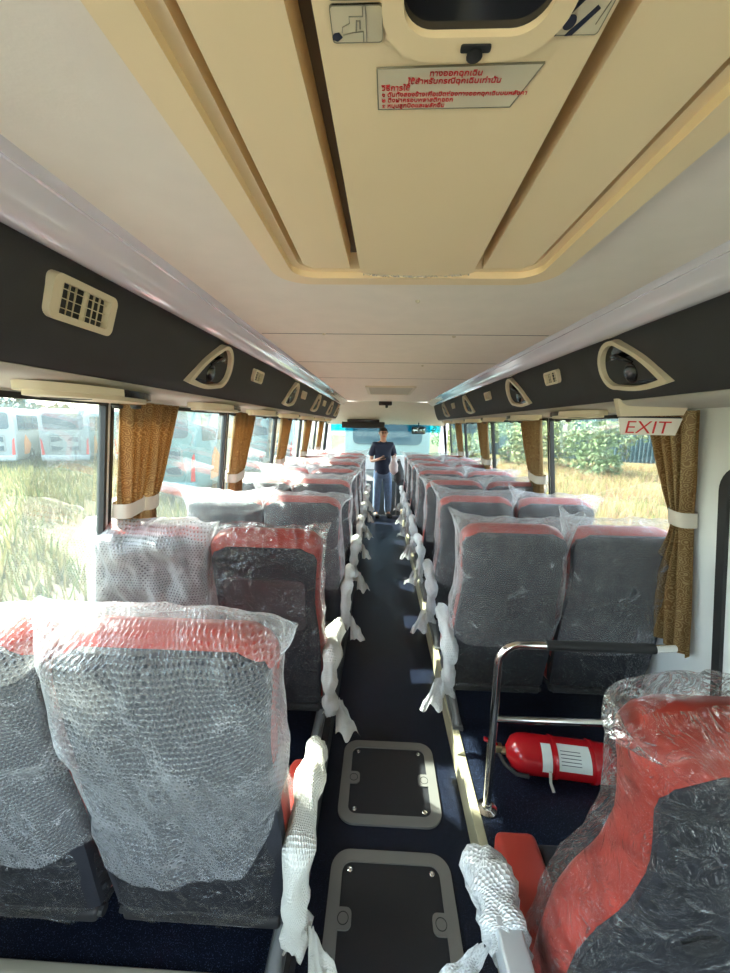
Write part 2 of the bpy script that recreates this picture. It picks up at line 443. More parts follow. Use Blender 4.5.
# front: header dome, pillars, windscreen
YW = 7.9
def dome(u, v):
    x = -1.13+2.26*u; e = abs(x)/1.13
    z = 2.01-.345*sm(.0, 1, v)-.02*e*e; y = 6.25+(YW-6.25)*v-.10*e*e*v
    return (x, y, z)
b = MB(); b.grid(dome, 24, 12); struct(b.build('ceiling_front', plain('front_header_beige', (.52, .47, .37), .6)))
b = MB(); b.box((0, YW+.02, 1.87), (2.5, .10, .42)); b.box((0, YW, .34), (2.5, .08, 1.40)); b.box((-1.16, YW, 1.3), (.14, .10, .8)); b.box((1.16, YW, 1.3), (.14, .10, .8))
struct(b.build('wall_front', 'sidewall'))
b = MB(); b.box((0, YW, 1.36), (2.2, .008, .64)); struct(b.build('window_%d' % nwin, 'windscreen')); nwin += 1
# ceiling
b = MB()
HX0, HX1, HY0, HY1 = -.325, .295, -.25, 1.03       # roof hatch opening
for (x0, x1, y0, y1) in ((-.64, HX0, YB, 6.3), (HX1, .64, YB, 6.3), (HX0, HX1, YB, HY0), (HX0, HX1, HY1, 6.3)):
    b.box(((x0+x1)/2, (y0+y1)/2, 2.03), (x1-x0, y1-y0, .04))
b.box((0, (YB+YF)/2, 2.15), (2.4, YF-YB+.1, .04))
for sx in (-1, 1): b.box((sx*.94, (YB+6.3)/2, 2.08), (.6, 6.3-YB, .03))
struct(b.build('ceiling', 'ceiling'))
b = MB()
for y in (1.75, 2.5, 3.3): b.box((0, y, 2.0095), (1.22, .004, .002))
struct(b.build('trim_5', plain('ceiling_seam_shadow_gap', (.22, .20, .18), .8)))
# light-coloured gloss coving and charcoal rack faces, both sides
nt = 6
for sx, nm in ((-1, 'left'), (1, 'right')):
    b = MB()
    prof = [(.612, 2.016), (.628, 2.004), (.634, 1.996), (.64, 1.998)]
    for k in range(9):
        a = k/8; st_ = .003*(k >= 2)-.003*(k >= 7)
        if k in (2, 7): prof.append((.645+.100*a-.001, 1.998-.042*a-.030*sin(pi*a)-(0 if k == 2 else .003)))
        prof.append((.645+.100*a, 1.998-.042*a-.030*sin(pi*a)-st_))
    prof += [(.750, 1.947), (.758, 1.952)]
    b.loft([[Vector((sx*x, y, z)) for x, z in prof] for y in (YB, 2, 4, 6.25)], closed=False)
    struct(b.build('trim_%d' % nt, 'trimwhite')); nt += 1
    b = MB()
    prof = [(.746, 1.958), (.744, 1.947), (.757, 1.885), (.775, 1.82), (.797, 1.765), (.815, 1.738), (.835, 1.728), (.835, 2.05)]
    b.loft([[Vector((sx*x, y, z)) for x, z in prof] for y in (YB, 6.35)], closed=False)
    b.add([(sx*.746, 6.35, 1.95), (sx*.835, 6.35, 1.728), (sx*1.12, 6.35, 1.72), (sx*1.12, 6.35, 2.05), (sx*.74, 6.35, 2.05)], [(0, 1, 2, 3, 4)], False)
    struct(b.build('trim_%d' % nt, 'rack')); nt += 1
    b = MB()
    prof = [(.822, 1.731), (.830, 1.722), (.845, 1.715), (.87, 1.712), (1.135, 1.708), (1.135, 1.74), (.84, 1.74)]
    b.loft([[Vector((sx*x, y, z)) for x, z in prof] for y in (YB, 6.35)], closed=True)
    struct(b.build('trim_%d' % nt, plain('grey_cream_tray', (.50, .47, .42), .55))); nt += 1

# ------------------------------------------------------------------ exterior
def ground():
    b = MB(); b.grid(lambda u, v: (-90+180*u, -60+180*v, -1.15), 12, 12)
    o = b.build('ground', 'field'); struct(o)
ground()
def mesh_np(name, V, F, mat, cols=None, parent=None):
    me = bpy.data.meshes.new(name); nv, nf = len(V), len(F)
    me.vertices.add(nv); me.vertices.foreach_set('co', V.astype(np.float32).ravel())
    k = F.shape[1]; me.loops.add(nf*k); me.loops.foreach_set('vertex_index', F.astype(np.int32).ravel())
    me.polygons.add(nf); me.polygons.foreach_set('loop_start', np.arange(nf, dtype=np.int32)*k); me.polygons.foreach_set('loop_total', np.full(nf, k, dtype=np.int32))
    me.update(calc_edges=True); me.validate()
    if cols is not None:
        a = me.color_attributes.new('tone', 'FLOAT_COLOR', 'POINT')
        a.data.foreach_set('color', np.hstack([cols, np.ones((nv, 1))]).astype(np.float32).ravel())
    return link(name, me, mat, parent)
def blades(name, n, xr, yr, h, pal, label, seed):
    rg = np.random.default_rng(seed)
    x = rg.uniform(*xr, n); y = rg.uniform(*yr, n)
    d = np.abs(x); keep = np.sin(x*1.3+np.sin(y*.8)*2)+np.sin(y*.9+x*.4) > -1.1
    x, y = x[keep], y[keep]; n = len(x)
    hh = rg.uniform(.35, 1, n)*h; a = rg.uniform(0, 2*pi, n); w = rg.uniform(.010, .028, n)
    dx, dy = np.cos(a)*w, np.sin(a)*w; lx, ly = rg.normal(0, .22, n)*hh, rg.normal(0, .22, n)*hh
    z = np.full(n, -1.15)
    V = np.stack([np.stack([x-dx, y-dy, z], 1), np.stack([x+dx, y+dy, z], 1), np.stack([x+dx*.7+lx*.5, y+dy*.7+ly*.5, z+hh*.6], 1), np.stack([x-dx*.7+lx*.5, y-dy*.7+ly*.5, z+hh*.6], 1), np.stack([x+lx, y+ly, z+hh], 1), np.stack([x+lx+dx*.3, y+ly+dy*.3, z+hh], 1)], 1).reshape(-1, 3)
    i = np.arange(n)[:, None]*6
    F = np.concatenate([i+np.array([[0, 1, 2, 3]]), i+np.array([[3, 2, 5, 4]])])
    pal = np.array(pal); pick = pal[rg.integers(0, len(pal), n)]*rg.uniform(.7, 1.15, (n, 1))
    o = mesh_np(name, V, F, 'grass', np.repeat(pick, 6, 0)); tag(o, label, 'grass', kind='stuff'); return o
blades('meadow_grass', 26000, (-24, -4.2), (0, 26), .55, [(0.154, 0.124, 0.044), (0.133, 0.117, 0.039), (0.189, 0.156, 0.073), (0.070, 0.091, 0.025), (0.119, 0.117, 0.039)], 'yellow green meadow grass growing outside the left windows', 3)
blades('dry_grass', 30000, (4.5, 24), (0, 30), .5, [(0.350, 0.273, 0.147), (0.350, 0.238, 0.161), (0.406, 0.336, 0.203), (0.238, 0.245, 0.105), (0.336, 0.287, 0.140)], 'dry golden grass growing outside the right windows', 4)

def tree(name, x, y, h, w, mat, label, cat, seed, n=2600, trunk=True, group=None, leaf=.16, low=.15):
    rg = np.random.default_rng(seed); root = empty(name, (x, y, -1.15), 0, label, cat, group)
    k = 9; cs = rg.normal(0, 1, (k, 3))*np.array([w*.28, w*.28, h*.2]); cs[:, 2] += h*(.5+low/2); rr = rg.uniform(.28, .5, k)*min(w, h)*.8
    ci = rg.integers(0, k, n); d = rg.normal(0, 1, (n, 3)); d /= np.linalg.norm(d, axis=1)[:, None]
    c = cs[ci]+d*(rr[ci]*rg.uniform(.6, 1.05, n))[:, None]; c[:, 2] = np.clip(c[:, 2], .05, h)
    u = rg.normal(0, 1, (n, 3)); u /= np.linalg.norm(u, axis=1)[:, None]; v = np.cross(u, rg.normal(0, 1, (n, 3))); v /= np.linalg.norm(v, axis=1)[:, None]
    s = rg.uniform(.5, 1.2, (n, 1))*leaf
    V = np.stack([c-u*s, c+v*s*.5, c+u*s, c-v*s*.5], 1).reshape(-1, 3); F = np.arange(n*4).reshape(-1, 4)
    mesh_np('foliage', V, F, mat, parent=root)
    b = MB(); b.tube([(0, 0, 0), (.05, 0, h*.3), (0, .1, h*.6)], [w*.03+.03, w*.02+.02, .02], 7)
    if trunk:
        for a in range(4): b.tube([(0, 0, h*.3), (cos(a*1.7)*w*.2, sin(a*1.7)*w*.2, h*.6)], [.04, .01], 5)
    b.build('trunk' if trunk else 'stem', 'bark', root)
    return root
G1 = 'bushes along the right field edge'
for i, (x, y, h, w, m, sd_) in enumerate(((17.5, 21.5, 3.0, 3.4, 'tree2', 1), (13.8, 24.5, 3.2, 3.4, 'tree', 2), (20.5, 17.5, 2.4, 3.2, 'tree2', 3), (11.5, 29, 3.4, 4.0, 'tree2', 4), (22, 24.5, 2.8, 3.4, 'tree', 5), (10.5, 33, 3.3, 4.6, 'tree', 6), (8.5, 37, 3.2, 5, 'tree2', 7))):
    tree('leafy_bush', x, y, h, w, m, ['pale green leafy bush at the field edge nearest the EXIT sign', 'green bush seen just right of the second curtain pillar outside', 'low yellow green bush in the rearmost right window', 'leafy bush seen through the middle right windows', 'darker bush partly behind the EXIT sign', 'green bush seen through the third right window', 'distant pale bush seen near the front right windows'][i], 'bush', 20+sd_, 2600, False, G1)
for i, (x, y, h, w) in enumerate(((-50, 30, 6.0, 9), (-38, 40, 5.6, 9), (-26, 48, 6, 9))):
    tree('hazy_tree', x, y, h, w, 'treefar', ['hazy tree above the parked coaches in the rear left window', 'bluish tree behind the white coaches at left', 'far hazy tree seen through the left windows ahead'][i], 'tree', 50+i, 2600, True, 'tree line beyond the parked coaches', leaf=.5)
# corrugated sheet fence far right
fr = empty('sheet_fence', (0, 0, -1.15), 0, 'tall blue green sheet fence beyond the bushes on the right', 'fence')
b = MB()
P0, P1 = Vector((34, 26, 0)), Vector((8, 46, 0)); L = (P1-P0).length; N = 220
def fpt(u, z):
    p = P0.lerp(P1, u); k = .10*(1 if int(u*N) % 2 else -1); return (p.x+k, p.y+k, z)
b.loft([[Vector(fpt(i/N, z)) for i in range(N+1)] for z in (0, 4.3)], closed=False, smooth=False)
b.loft([[Vector(fpt(i/N, z))+Vector((.15, .15, 0)) for i in range(N+1)] for z in (0, 4.3)], closed=False, smooth=False)
b.build('corrugated_sheet', 'fence', fr)
for i in range(9):
    b = MB(); p = P0.lerp(P1, i/8); b.box((p.x+.25, p.y+.25, 2.2), (.15, .15, 4.4)); b.build('fence_post', 'greyframe', fr)
fr = empty('mint_hoarding', (0, 0, -1.15), 0, 'low mint green hoarding behind the EXIT sign bushes', 'fence')
b = MB(); P0, P1 = Vector((30, 19, 0)), Vector((21, 29, 0)); L = (P1-P0).length; N = 60
b.loft([[Vector(fpt(i/N, z)) for i in range(N+1)] for z in (.9, 2.8)], closed=False, smooth=False)
b.loft([[Vector(fpt(i/N, z))+Vector((.15, .15, 0)) for i in range(N+1)] for z in (.9, 2.8)], closed=False, smooth=False)
b.build('corrugated_sheet', 'screenfence', fr)
for i in range(5):
    b = MB(); p = P0.lerp(P1, i/4); b.box((p.x+.25, p.y+.25, 1.4), (.12, .12, 2.8)); b.build('fence_post', 'greyframe', fr)

def coach(x, y, rz, label, paint, L=11, group='coaches parked outside'):
    """rear face at local y=0 looking towards -y"""
    root = empty('parked_coach', (x, y, -1.15), rz, label, 'bus', group)
    b = MB(); rings = []
    for yy, sx_, z0, z1 in ((0, 2.30, .45, 3.30), (.06, 2.46, .38, 3.42), (.2, 2.5, .35, 3.48), (L-.5, 2.5, .35, 3.5), (L-.1, 2.4, .4, 3.35), (L, 2.2, .5, 3.1)):
        rings.append([Vector((px, yy, pz+(z0+z1)/2)) for px, pz in rrect(sx_, z1-z0, .28, 5)])
    b.loft(rings); b.build('body', paint, root)
    F = frame((0, 0, 0), (1, 0, 0), (0, 0, 1), (0, -1, 0))
    b = MB(); b.prism(rrect(2.0, .95, .18, 4, 0, 2.72), F, -.02, .03, .01); b.build('rear_window', 'busglass', root)
    b = MB()
    poly = rrect(1.55, 1.0, .12, 4, 0, 1.42); hole = rrect(1.45, .90, .10, 4, 0, 1.42); b.prism(poly, F, -.01, .025, 0, hole)
    e = b.build('engine_door', 'greyframe', root)
    for i, (cx, cz, w, h) in enumerate(((-.38, 1.62, .6, .36), (.38, 1.62, .6, .36), (-.38, 1.16, .6, .34), (.38, 1.16, .6, .34))):
        b = MB(); sgx = 1 if cx > 0 else -1; sgz = 1 if cz > 1.4 else -1
        b.prism([(cx-sgx*.28, cz-sgz*.02), (cx-sgx*.1, cz+sgz*h/2), (cx+sgx*w/2, cz+sgz*h/2), (cx+sgx*w/2, cz-sgz*.12)][::1 if sgx*sgz > 0 else -1], F, -.01, .03)
        b.build('engine_grille', 'busglass', e)
    for sx in (-1, 1):
        b = MB(); b.prism([(sx*1.02, .75), (sx*1.16, .75), (sx*1.18, 1.75), (sx*1.10, 1.6)][::sx], F, -.08, .03); b.build('tail_lamp', 'lamp', root)
    b = MB(); b.bbox((0, .05, .55), (2.4, .25, .34), .08); b.build('bumper', paint, root)
    for sx in (-1, 1):
        Fs = frame((sx*1.25, 0, 0), (0, sx, 0), (0, 0, 1), (sx, 0, 0))
        yy = .5
        while yy < L-1.2:
            b = MB(); b.prism(rrect(1.35, .95, .08, 3, sx*(yy+.7), 2.62), Fs, -.02, .02); b.build('side_window', 'busglass', root); yy += 1.45
        for wy in (2.6, L-2.4):
            b = MB(); b.lathe((sx*1.12, wy, .5), [(.1, -.16), (.5, -.16), (.5, .16), (.3, .17), (.28, .12), (.1, .12)], 'X', 18); b.build('wheel', 'tyre', root)
        b = MB(); b.prism([(sx*1.2, .7), (sx*2.2, .7), (sx*2.6, 1.3), (sx*1.7, 1.9), (sx*1.4, 1.5)][::sx], Fs, -.01, .012); b.build('side_graphic', 'orange', root)
    return root
coach(-19.2, 23.0, radians(28), 'white coach rear seen left of the first left curtain', 'buswhite')
coach(-22.6, 21.6, radians(28), 'white coach with orange flank graphic, middle one in the rear left window', 'buswhite')
coach(-26.2, 20.0, radians(28), 'pale teal coach at the left edge of the rear left window', 'teal')
coach(-15.8, 24.6, radians(28), 'pale coach partly hidden behind the first left curtain', 'teal')
coach(-7.7, 13.2, radians(3), 'teal coach parked close alongside the second left window', 'teal')
coach(-7.1, 25.5, radians(3), 'white coach parked ahead of the close teal coach', 'buswhite')
coach(.1, 11.4, 0, 'white coach seen ahead through the windscreen', 'buswhite')

# ------------------------------------------------------------------ overhead fittings
def rackframe(sx, y, t=.5):
    """frame on the charcoal rack face: x = towards the front, y = up the face, z = out into the cabin"""
    A = Vector((sx*.746, 0, 1.947)); B = Vector((sx*.812, 0, 1.742)); up = (A-B).normalized()
    o = B.lerp(A, t)+Vector((0, y, 0)); n = Vector((-sx*up.z, 0, sx*up.x))
    if n.x*sx > 0: n = -n
    return frame(o+n*.012, Vector((0, 1, 0)), up, n)
def teardrop():
    """round at the front top, pointed at the rear bottom"""
    cx, cy, r, tx, ty = .065, .004, .088, -.195, -.088
    d = sqrt((tx-cx)**2+(ty-cy)**2); th0 = atan2(ty-cy, tx-cx); ph = math.acos(r/d); pts = []
    a0, a1 = th0+ph, th0+2*pi-ph
    for k in range(31):
        a = a0+(a1-a0)*k/30; pts.append((cx+r*cos(a), cy+r*sin(a)))
    tip = Vector((tx, ty)); C0 = Vector((cx, cy)); e0, e1 = Vector(pts[-1]), Vector(pts[0])
    for e, ks in ((e0, range(1, 8)), (None, ()), (e1, range(7, 0, -1))):
        if e is None: pts.append((tx, ty)); continue
        n = (e-C0).normalized()
        for k in ks:
            q = e.lerp(tip, k/8)+n*(.013*sin(pi*k/8)); pts.append((q.x, q.y))
    return pts
def scalep(p, s, d=0):
    cx = sum(a for a, b_ in p)/len(p); cy = sum(b_ for a, b_ in p)/len(p); return [(cx+(a-cx)*s, cy+(b_-cy)*s) for a, b_ in p]
def speaker(sx, y, label):
    root = empty('overhead_nozzle_pod', (0, 0, 0), 0, label, 'speaker', 'teardrop pods on the rack faces')
    F = rackframe(sx, y, .53)
    P = [(x, z+.006) for x, z in teardrop()]
    b = MB(); b.prism(P, F, -.012, .016, .005, scalep(P, .83)); b.build('bezel', 'cream', root)
    b = MB(); b.prism(scalep(P, .84), F, -.014, -.003); g = b.build('grille', 'blackgloss', root)
    b = MB()
    Fm = F @ Matrix.Translation((.03, .025, 0))
    b.tube([Fm @ Vector((-.06, -.02, .003)), Fm @ Vector((0, .012, .012)), Fm @ Vector((.045, .018, .006))], [.004, .012, .005], 8)
    b.build('upper_lip', 'blackgloss', root)
    b = MB(); c = F @ Vector((-.005, -.03, 0)); n_ = (F.to_3x3() @ Vector((0, 0, 1))).normalized()
    q = n_.to_track_quat('Z', 'Y').to_matrix().to_4x4()
    b2 = MB(); b2.lathe((0, 0, 0), [(.004, .004), (.026, .006), (.034, .002), (.036, -.004)], 'Z', 18)
    mt = Matrix.Translation(c) @ q; b.add([mt @ Vector(p) for p in b2.v], b2.f); b.build('air_nozzle', 'blackgloss', root)
    return root
for k, y in enumerate((1.60, 2.98, 4.10, 5.2, 6.0)): speaker(-1, y, 'black teardrop pod with cream bezel on the left rack, %s' % ['nearest the camera', 'second from the camera', 'third from the camera', 'fourth from the camera', 'closest to the windscreen'][k])
for k, y in enumerate((1.44, 2.56, 3.95, 5.3)): speaker(1, y, 'black teardrop pod with cream bezel on the right rack, %s' % ['above the EXIT sign', 'second from the camera', 'third from the camera', 'closest to the windscreen'][k])
def vent(sx, y, w, label, t=.62):
    root = empty('air_vent', (0, 0, 0), 0, label, 'vent', 'cream air vents on the rack faces')
    F = rackframe(sx, y, t); h = .092 if w > .15 else .066
    b = MB(); b.prism(rrect(w, h, .018), F, -.01, .014, .005, rrect(w*.77, h*.68, .004)); b.build('vent_frame', 'cream', root)
    b = MB(); b.prism(rrect(w*.78, h*.69, .004), F, -.014, -.006); b.build('vent_backing', plain('vent_dark', (.03, .028, .015), .7), root)
    b = MB(); c = .5
    for q in (-1, 1):
        for i in range(3): b.box((0, 0, 0), (0, 0, 0)) if False else None
    def bar(x0, y0, x1, y1, wd, z): 
        vs = [F @ Vector(p) for p in ((x0-wd[0], y0-wd[1], z), (x1+wd[0], y0-wd[1], z), (x1+wd[0], y1+wd[1], z), (x0-wd[0], y1+wd[1], z), (x0-wd[0], y0-wd[1], z+.004), (x1+wd[0], y0-wd[1], z+.004), (x1+wd[0], y1+wd[1], z+.004), (x0-wd[0], y1+wd[1], z+.004))]
        b.add(vs, [(3, 2, 1, 0), (4, 5, 6, 7), (0, 1, 5, 4), (1, 2, 6, 5), (2, 3, 7, 6), (3, 0, 4, 7)], False)
    W2, H2 = w*.385, h*.34
    bar(0, -H2, 0, H2, (.004, 0), .004)
    for i in (-1, 0, 1): bar(-W2, i*H2*.62, W2, i*H2*.62, (0, .0010), .0)
    for i in range(1, 8):
        if i != 4: bar(-W2+2*W2*i/8, -H2, -W2+2*W2*i/8, H2, (.0009, 0), -.004)
    b.build('louvre', 'cream', root)
for k, (y, w) in enumerate(((.89, .185), (2.13, .15), (3.40, .14), (4.62, .13))): vent(-1, y, w, 'cream louvred vent on the left rack, ' + ['large one nearest the camera', 'just past the first teardrop pod', 'just past the second teardrop pod', 'small one near the front'][k], .66)
for k, (y, w) in enumerate(((2.02, .15), (3.20, .14), (4.7, .13))): vent(1, y, w, 'cream louvred vent on the right rack, ' + ['between the first two teardrop pods', 'between the second and third teardrop pods', 'small one near the front'][k], .66)

def podproto(sx, y, label, black=True):
    root = empty('reading_light_unit', (sx*.90, y, 1.709), 0, label, 'light', 'reading light units under the racks')
    S = [(.23*cos(a), .085*sin(a)) for a in [2*pi*k/36 for k in range(36)]]
    F = frame((0, 0, 0), (0, 1, 0), (1, 0, 0), (0, 0, -1))
    b = MB(); b.prism([(x*.93, y_*.90) for x, y_ in S], F, -.002, .030, .008); b.build('housing', 'cream', root)
    b = MB(); b.prism([(x*1.02, y_*1.04) for x, y_ in S if x >= -.001], F, -.001, .019, .004); b.build('switch_panel', 'blackgloss', root)
    b = MB(); b.prism([(x*1.02, y_*1.04) for x, y_ in (S+S)[9:28]], F, -.001, .019, .004); b.build('rear_shell', 'cream', root)
    b = MB(); b.prism([(-.13, -.045), (-.03, -.055), (-.05, .03)], F, .02, .0315); b.build('lens', 'black', root)
    for q in (-1, 1):
        b = MB(); b.lathe((q*.03, .14, -.036), [(.004, -.012), (.014, -.010), (.016, 0)], 'Z', 12); b.build('lamp_nozzle', 'black', root)
    return root
for k, y in enumerate((1.10, 1.93, 2.70, 3.47, 4.24, 5.0, 5.77)):
    podproto(-1, y, 'cream and black reading light unit under the left rack, ' + ['beside the first left curtain', 'above the second left window', 'beside the second left curtain', 'fourth from the camera', 'fifth from the camera', 'sixth from the camera', 'closest to the windscreen'][k])
for k, y in enumerate((2.05, 2.80, 3.55, 4.3, 5.05, 5.8)):
    podproto(1, y, 'cream and black reading light unit under the right rack, ' + ['just ahead of the EXIT sign', 'beside the second right curtain', 'third from the camera', 'fourth from the camera', 'fifth from the camera', 'closest to the windscreen'][k])

# text helper: a built-in-font text turned into a mesh
def textmesh(txt, size, F, mat, name, parent, ext=.0006, align='LEFT', sx=1, shear=0, bold=0):
    cu = bpy.data.curves.new('t', 'FONT'); cu.body = txt; cu.size = size; cu.extrude = ext; cu.align_x = align; cu.shear = shear; cu.offset = bold
    to = bpy.data.objects.new('t', cu); COL.objects.link(to)
    dg = bpy.context.evaluated_depsgraph_get(); me = bpy.data.meshes.new_from_object(to.evaluated_get(dg)); bpy.data.objects.remove(to)
    me.transform(F @ Matrix.Diagonal((sx, 1, 1, 1))); me.name = name
    return link(name, me, mat, parent)
# EXIT sign under the right rack
ex = empty('exit_sign', (.945, 1.56, 1.705), 0, 'red on white EXIT sign hanging from the right rack', 'sign')
b = MB(); b.loft([[Vector(p) for p in ((-.118, -.012, -.032), (-.118, .012, -.032), (-.140, .012, .035), (-.140, -.012, .035))], [Vector(p) for p in ((.112, -.012, -.024), (.112, .012, -.024), (.125, .012, .004), (.125, -.012, .004))]], smooth=False)
b.build('bracket', 'cream', ex)
b = MB(); b.box((-.003, 0, -.033), (.225, .014, .006)); b.build('holder_strip', 'black', ex)
b = MB(); b.prism([(-.104, -.100), (.098, -.100), (.118, -.036), (-.118, -.036)], frame((0, .004, 0), (1, 0, 0), (0, 0, 1), (0, -1, 0)), 0, .007); b.build('sign_panel', 'signwhite', ex)
textmesh('EXIT', .068, frame((-.098, -.0042, -.094), (1, 0, 0), (0, 0, 1), (0, -1, 0)), 'redink', 'lettering', ex, sx=1.22, shear=.12, bold=-.0004)

# roof hatch
RH = empty('roof_hatch', (-.015, .375, 1.99), 0, 'large beige emergency roof hatch with a dark window and red Thai instructions', 'hatch')
FD = frame((0, 0, 0), (1, 0, 0), (0, -1, 0), (0, 0, -1))     # looking up: x right, y towards the rear, z down
def hp(poly): return poly
cy = .0
b = MB(); b.prism(rrect(.66, 1.32, .085, 8, 0, 0), FD, -.03, .022, .012, rrect(.570, 1.235, .055, 8, 0, 0)); b.build('outer_frame', 'hatch', RH)
b = MB(); b.prism(rrect(.572, 1.237, .055, 8), FD, -.03, .008, .004, rrect(.535, 1.20, .045, 8)); b.build('inner_frame', 'hatch', RH)
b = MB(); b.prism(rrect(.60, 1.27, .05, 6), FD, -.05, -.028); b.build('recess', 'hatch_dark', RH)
for sx in (-1, 1):
    b = MB(); x0, x1 = .148, .250
    pl = [(sx*x0, -.565), (sx*(x1-.02), -.565), (sx*x1, -.540), (sx*x1, .585), (sx*(x0+(.024 if sx < 0 else -.024)), .585)]
    if sx < 0: pl = pl[::-1]
    b.prism(pl, FD, -.028, .020, .006); b.build('side_slab', 'hatch', RH)
b = MB()
pl = [(-.145, .585), (-.124, -.555), (-.10, -.575), (0, -.582), (.10, -.575), (.124, -.555), (.098, .585)]
b.prism(pl, FD, -.028, .032, .006); cp = b.build('centre_panel', 'hatch', RH)
b = MB(); pts = [(-.118, -.566), (-.06, -.577), (0, -.580), (.06, -.577), (.118, -.566)]
b.loft([[FD @ Vector((x, y, z)) for x, y in pts] for z in (.010, .034)], closed=False); b.loft([[FD @ Vector((x, y+.006, z)) for x, y in pts] for z in (.010, .034)], closed=False); b.build('clear_rim', 'filmhazy', cp)
HZ = .0325
def hF(x, y, z=HZ): return FD @ Matrix.Translation((x, y, z))
def hxy(wx_, wy): return -.085+(wx_+.085)*.955+.015, -(wy*.955-.375)     # world ceiling x,y -> hatch plane
# window of the hatch (centre panel)
wcx, wcy = hxy(-.014, .303)
b = MB(); b.prism(rrect(.150, .235, .045, 8, wcx, wcy), FD, .020, .046, .008, rrect(.116, .194, .026, 8, wcx, wcy+.002)); wfr = b.build('window_bezel', 'hatch', RH)
b = MB(); b.prism(rrect(.120, .198, .028, 8, wcx, wcy+.002), FD, .020, .040, .003); b.build('window_pane', 'blackgloss', RH)
b = MB(); b.prism(rrect(.026, .007, .002, 3, wcx+.006, wcy-.104), FD, .040, .0475, .001); b.lathe(FD @ Vector((wcx+.006, wcy-.109, .046)), [(.006, .002), (.007, -.003), (.003, -.004)], 'Z', 14); b.build('catch', 'black', RH)
# instruction plate
x0, y0 = hxy(-.096, .447); x1, y1 = hxy(.062, .497)
plate = [(x0, y1-.001), (x1-.012, y1), (x1+.002, y0+.001), (x0-.001, y0-.002)]
b = MB(); b.prism([(x0, y1-.001), (x1-.013, y1), (x1+.003, y0+.001), (x0-.001, y0-.002)], FD, .030, .0335); pz = b.build('instruction_plate', plain('plate_silver_beige', (.66, .58, .42), .3), RH)
b = MB(); q = [(x0-.001, y1-.002), (x1-.012, y1-.001), (x1+.004, y0+.002), (x0-.002, y0-.001)]
b.prism(q, FD, .030, .0339, 0, scalep(q, .985)); b.build('plate_outline', 'lineink', pz)
def th(txt, px, py, size, al='LEFT'):
    x, y = px, py
    textmesh(txt, size, FD @ Matrix.Translation((x, y, .0341)), 'redink', 'red_lettering', pz, .0002, al, bold=.0001)
cx = (x0+x1)/2-.001; hgt = (y0-y1)
th('ทางออกฉุกเฉิน', cx, y0-.0090, .0085, 'CENTER')
th('ใช้สำหรับกรณีฉุกเฉินเท่านั้น', cx, y0-.0175, .0085, 'CENTER')
th('วิธีการใช้', x0+.003, y0-.0248, .0085)
th('๑ ดันทั้งสองข้างเพื่อเปิดช่องทางออกฉุกเฉินบนหลังคา', x0+.003, y0-.0322, .0070)
th('๒ ดึงฝาครอบพลาสติกออก', x0+.003, y0-.0392, .0070)
th('๓ หมุนลูกบิดและผลักขึ้น', x0+.003, y0-.0462, .0070)
# pictogram stickers
def sticker(xa, ya, xb, yb, nm):
    b = MB(); w, h = abs(xb-xa), abs(yb-ya); b.prism(rrect(w, h, .003, 3, (xa+xb)/2, (ya+yb)/2), FD, .030, .0334); s_ = b.build(nm, plain('sticker_beige', (.64, .56, .39), .35), RH)
    b = MB(); b.prism(rrect(w, h, .003, 3, (xa+xb)/2, (ya+yb)/2), FD, .030, .0338, 0, rrect(w-.0012, h-.0012, .0026, 3, (xa+xb)/2, (ya+yb)/2)); b.build('outline', 'lineink', s_)
    return s_, (min(xa, xb), min(ya, yb), w, h)
def line(s_, pts, r=.0004, nm='drawing', mat='lineink'):
    b = MB(); b.tube([FD @ Vector((x, y, .0338)) for x, y in pts], r, 5); return b.build(nm, mat, s_)
A = hxy(-.138, .388); B_ = hxy(-.092, .421)
s_, (sx0, sy0, w, h) = sticker(A[0], A[1], B_[0], B_[1], 'pictogram_sticker')
line(s_, [(sx0+w*.68, sy0+h*.03), (sx0+w*.68, sy0+h*.97)]); line(s_, [(sx0+w*.62, sy0+h*.97), (sx0+w*.62, sy0+h*.72), (sx0+w*.36, sy0+h*.72), (sx0+w*.36, sy0+h*.55), (sx0+w*.22, sy0+h*.45), (sx0+w*.20, sy0+h*.30)])
line(s_, [(sx0+w*.22, sy0+h*.24), (sx0+w*.42, sy0+h*.30), (sx0+w*.62, sy0+h*.32), (sx0+w*.62, sy0+h*.03)]); line(s_, [(sx0+w*.48, sy0+h*.34), (sx0+w*.50, sy0+h*.62), (sx0+w*.56, sy0+h*.62), (sx0+w*.56, sy0+h*.40)], .0007)
b = MB(); b.prism([(sx0+w*a, sy0+h*c) for a, c in ((.0, .12), (.10, .06), (.20, .17), (.14, .30), (.05, .28), (0, .2))], FD, .033, .0341); b.build('sleeve_mark', 'ink', s_)
A = hxy(-.138, .352); B_ = hxy(-.092, .384); sticker(A[0], A[1], B_[0], B_[1], 'pictogram_sticker')
A = hxy(.060, .385); B_ = hxy(.101, .418)
s_, (sx0, sy0, w, h) = sticker(A[0], A[1], B_[0], B_[1], 'pictogram_sticker')
b = MB(); b.prism([(sx0+w*(.28+.13*cos(a)), sy0+h*(.36+.20*sin(a))) for a in [2*pi*k/20 for k in range(20)]], FD, .033, .0341); b.build('round_mark', 'ink', s_)
for k, pl in enumerate((((0, 0), (.10, 0), (.14, .42), (.42, .97), (.30, .97), (.08, .62)), ((.30, 0), (.45, .02), (.78, .70), (.70, .78), (.56, .50), (.36, .14)))):
    b = MB(); b.prism([(sx0+w*a, sy0+h*c) for a, c in pl], FD, .033, .0341); b.build('curved_band', 'ink', s_)
line(s_, [(sx0+w*.85, sy0+h*.3), (sx0+w*.92, sy0+h*.9)])
A = hxy(.060, .350); B_ = hxy(.101, .381); sticker(A[0], A[1], B_[0], B_[1], 'pictogram_sticker')
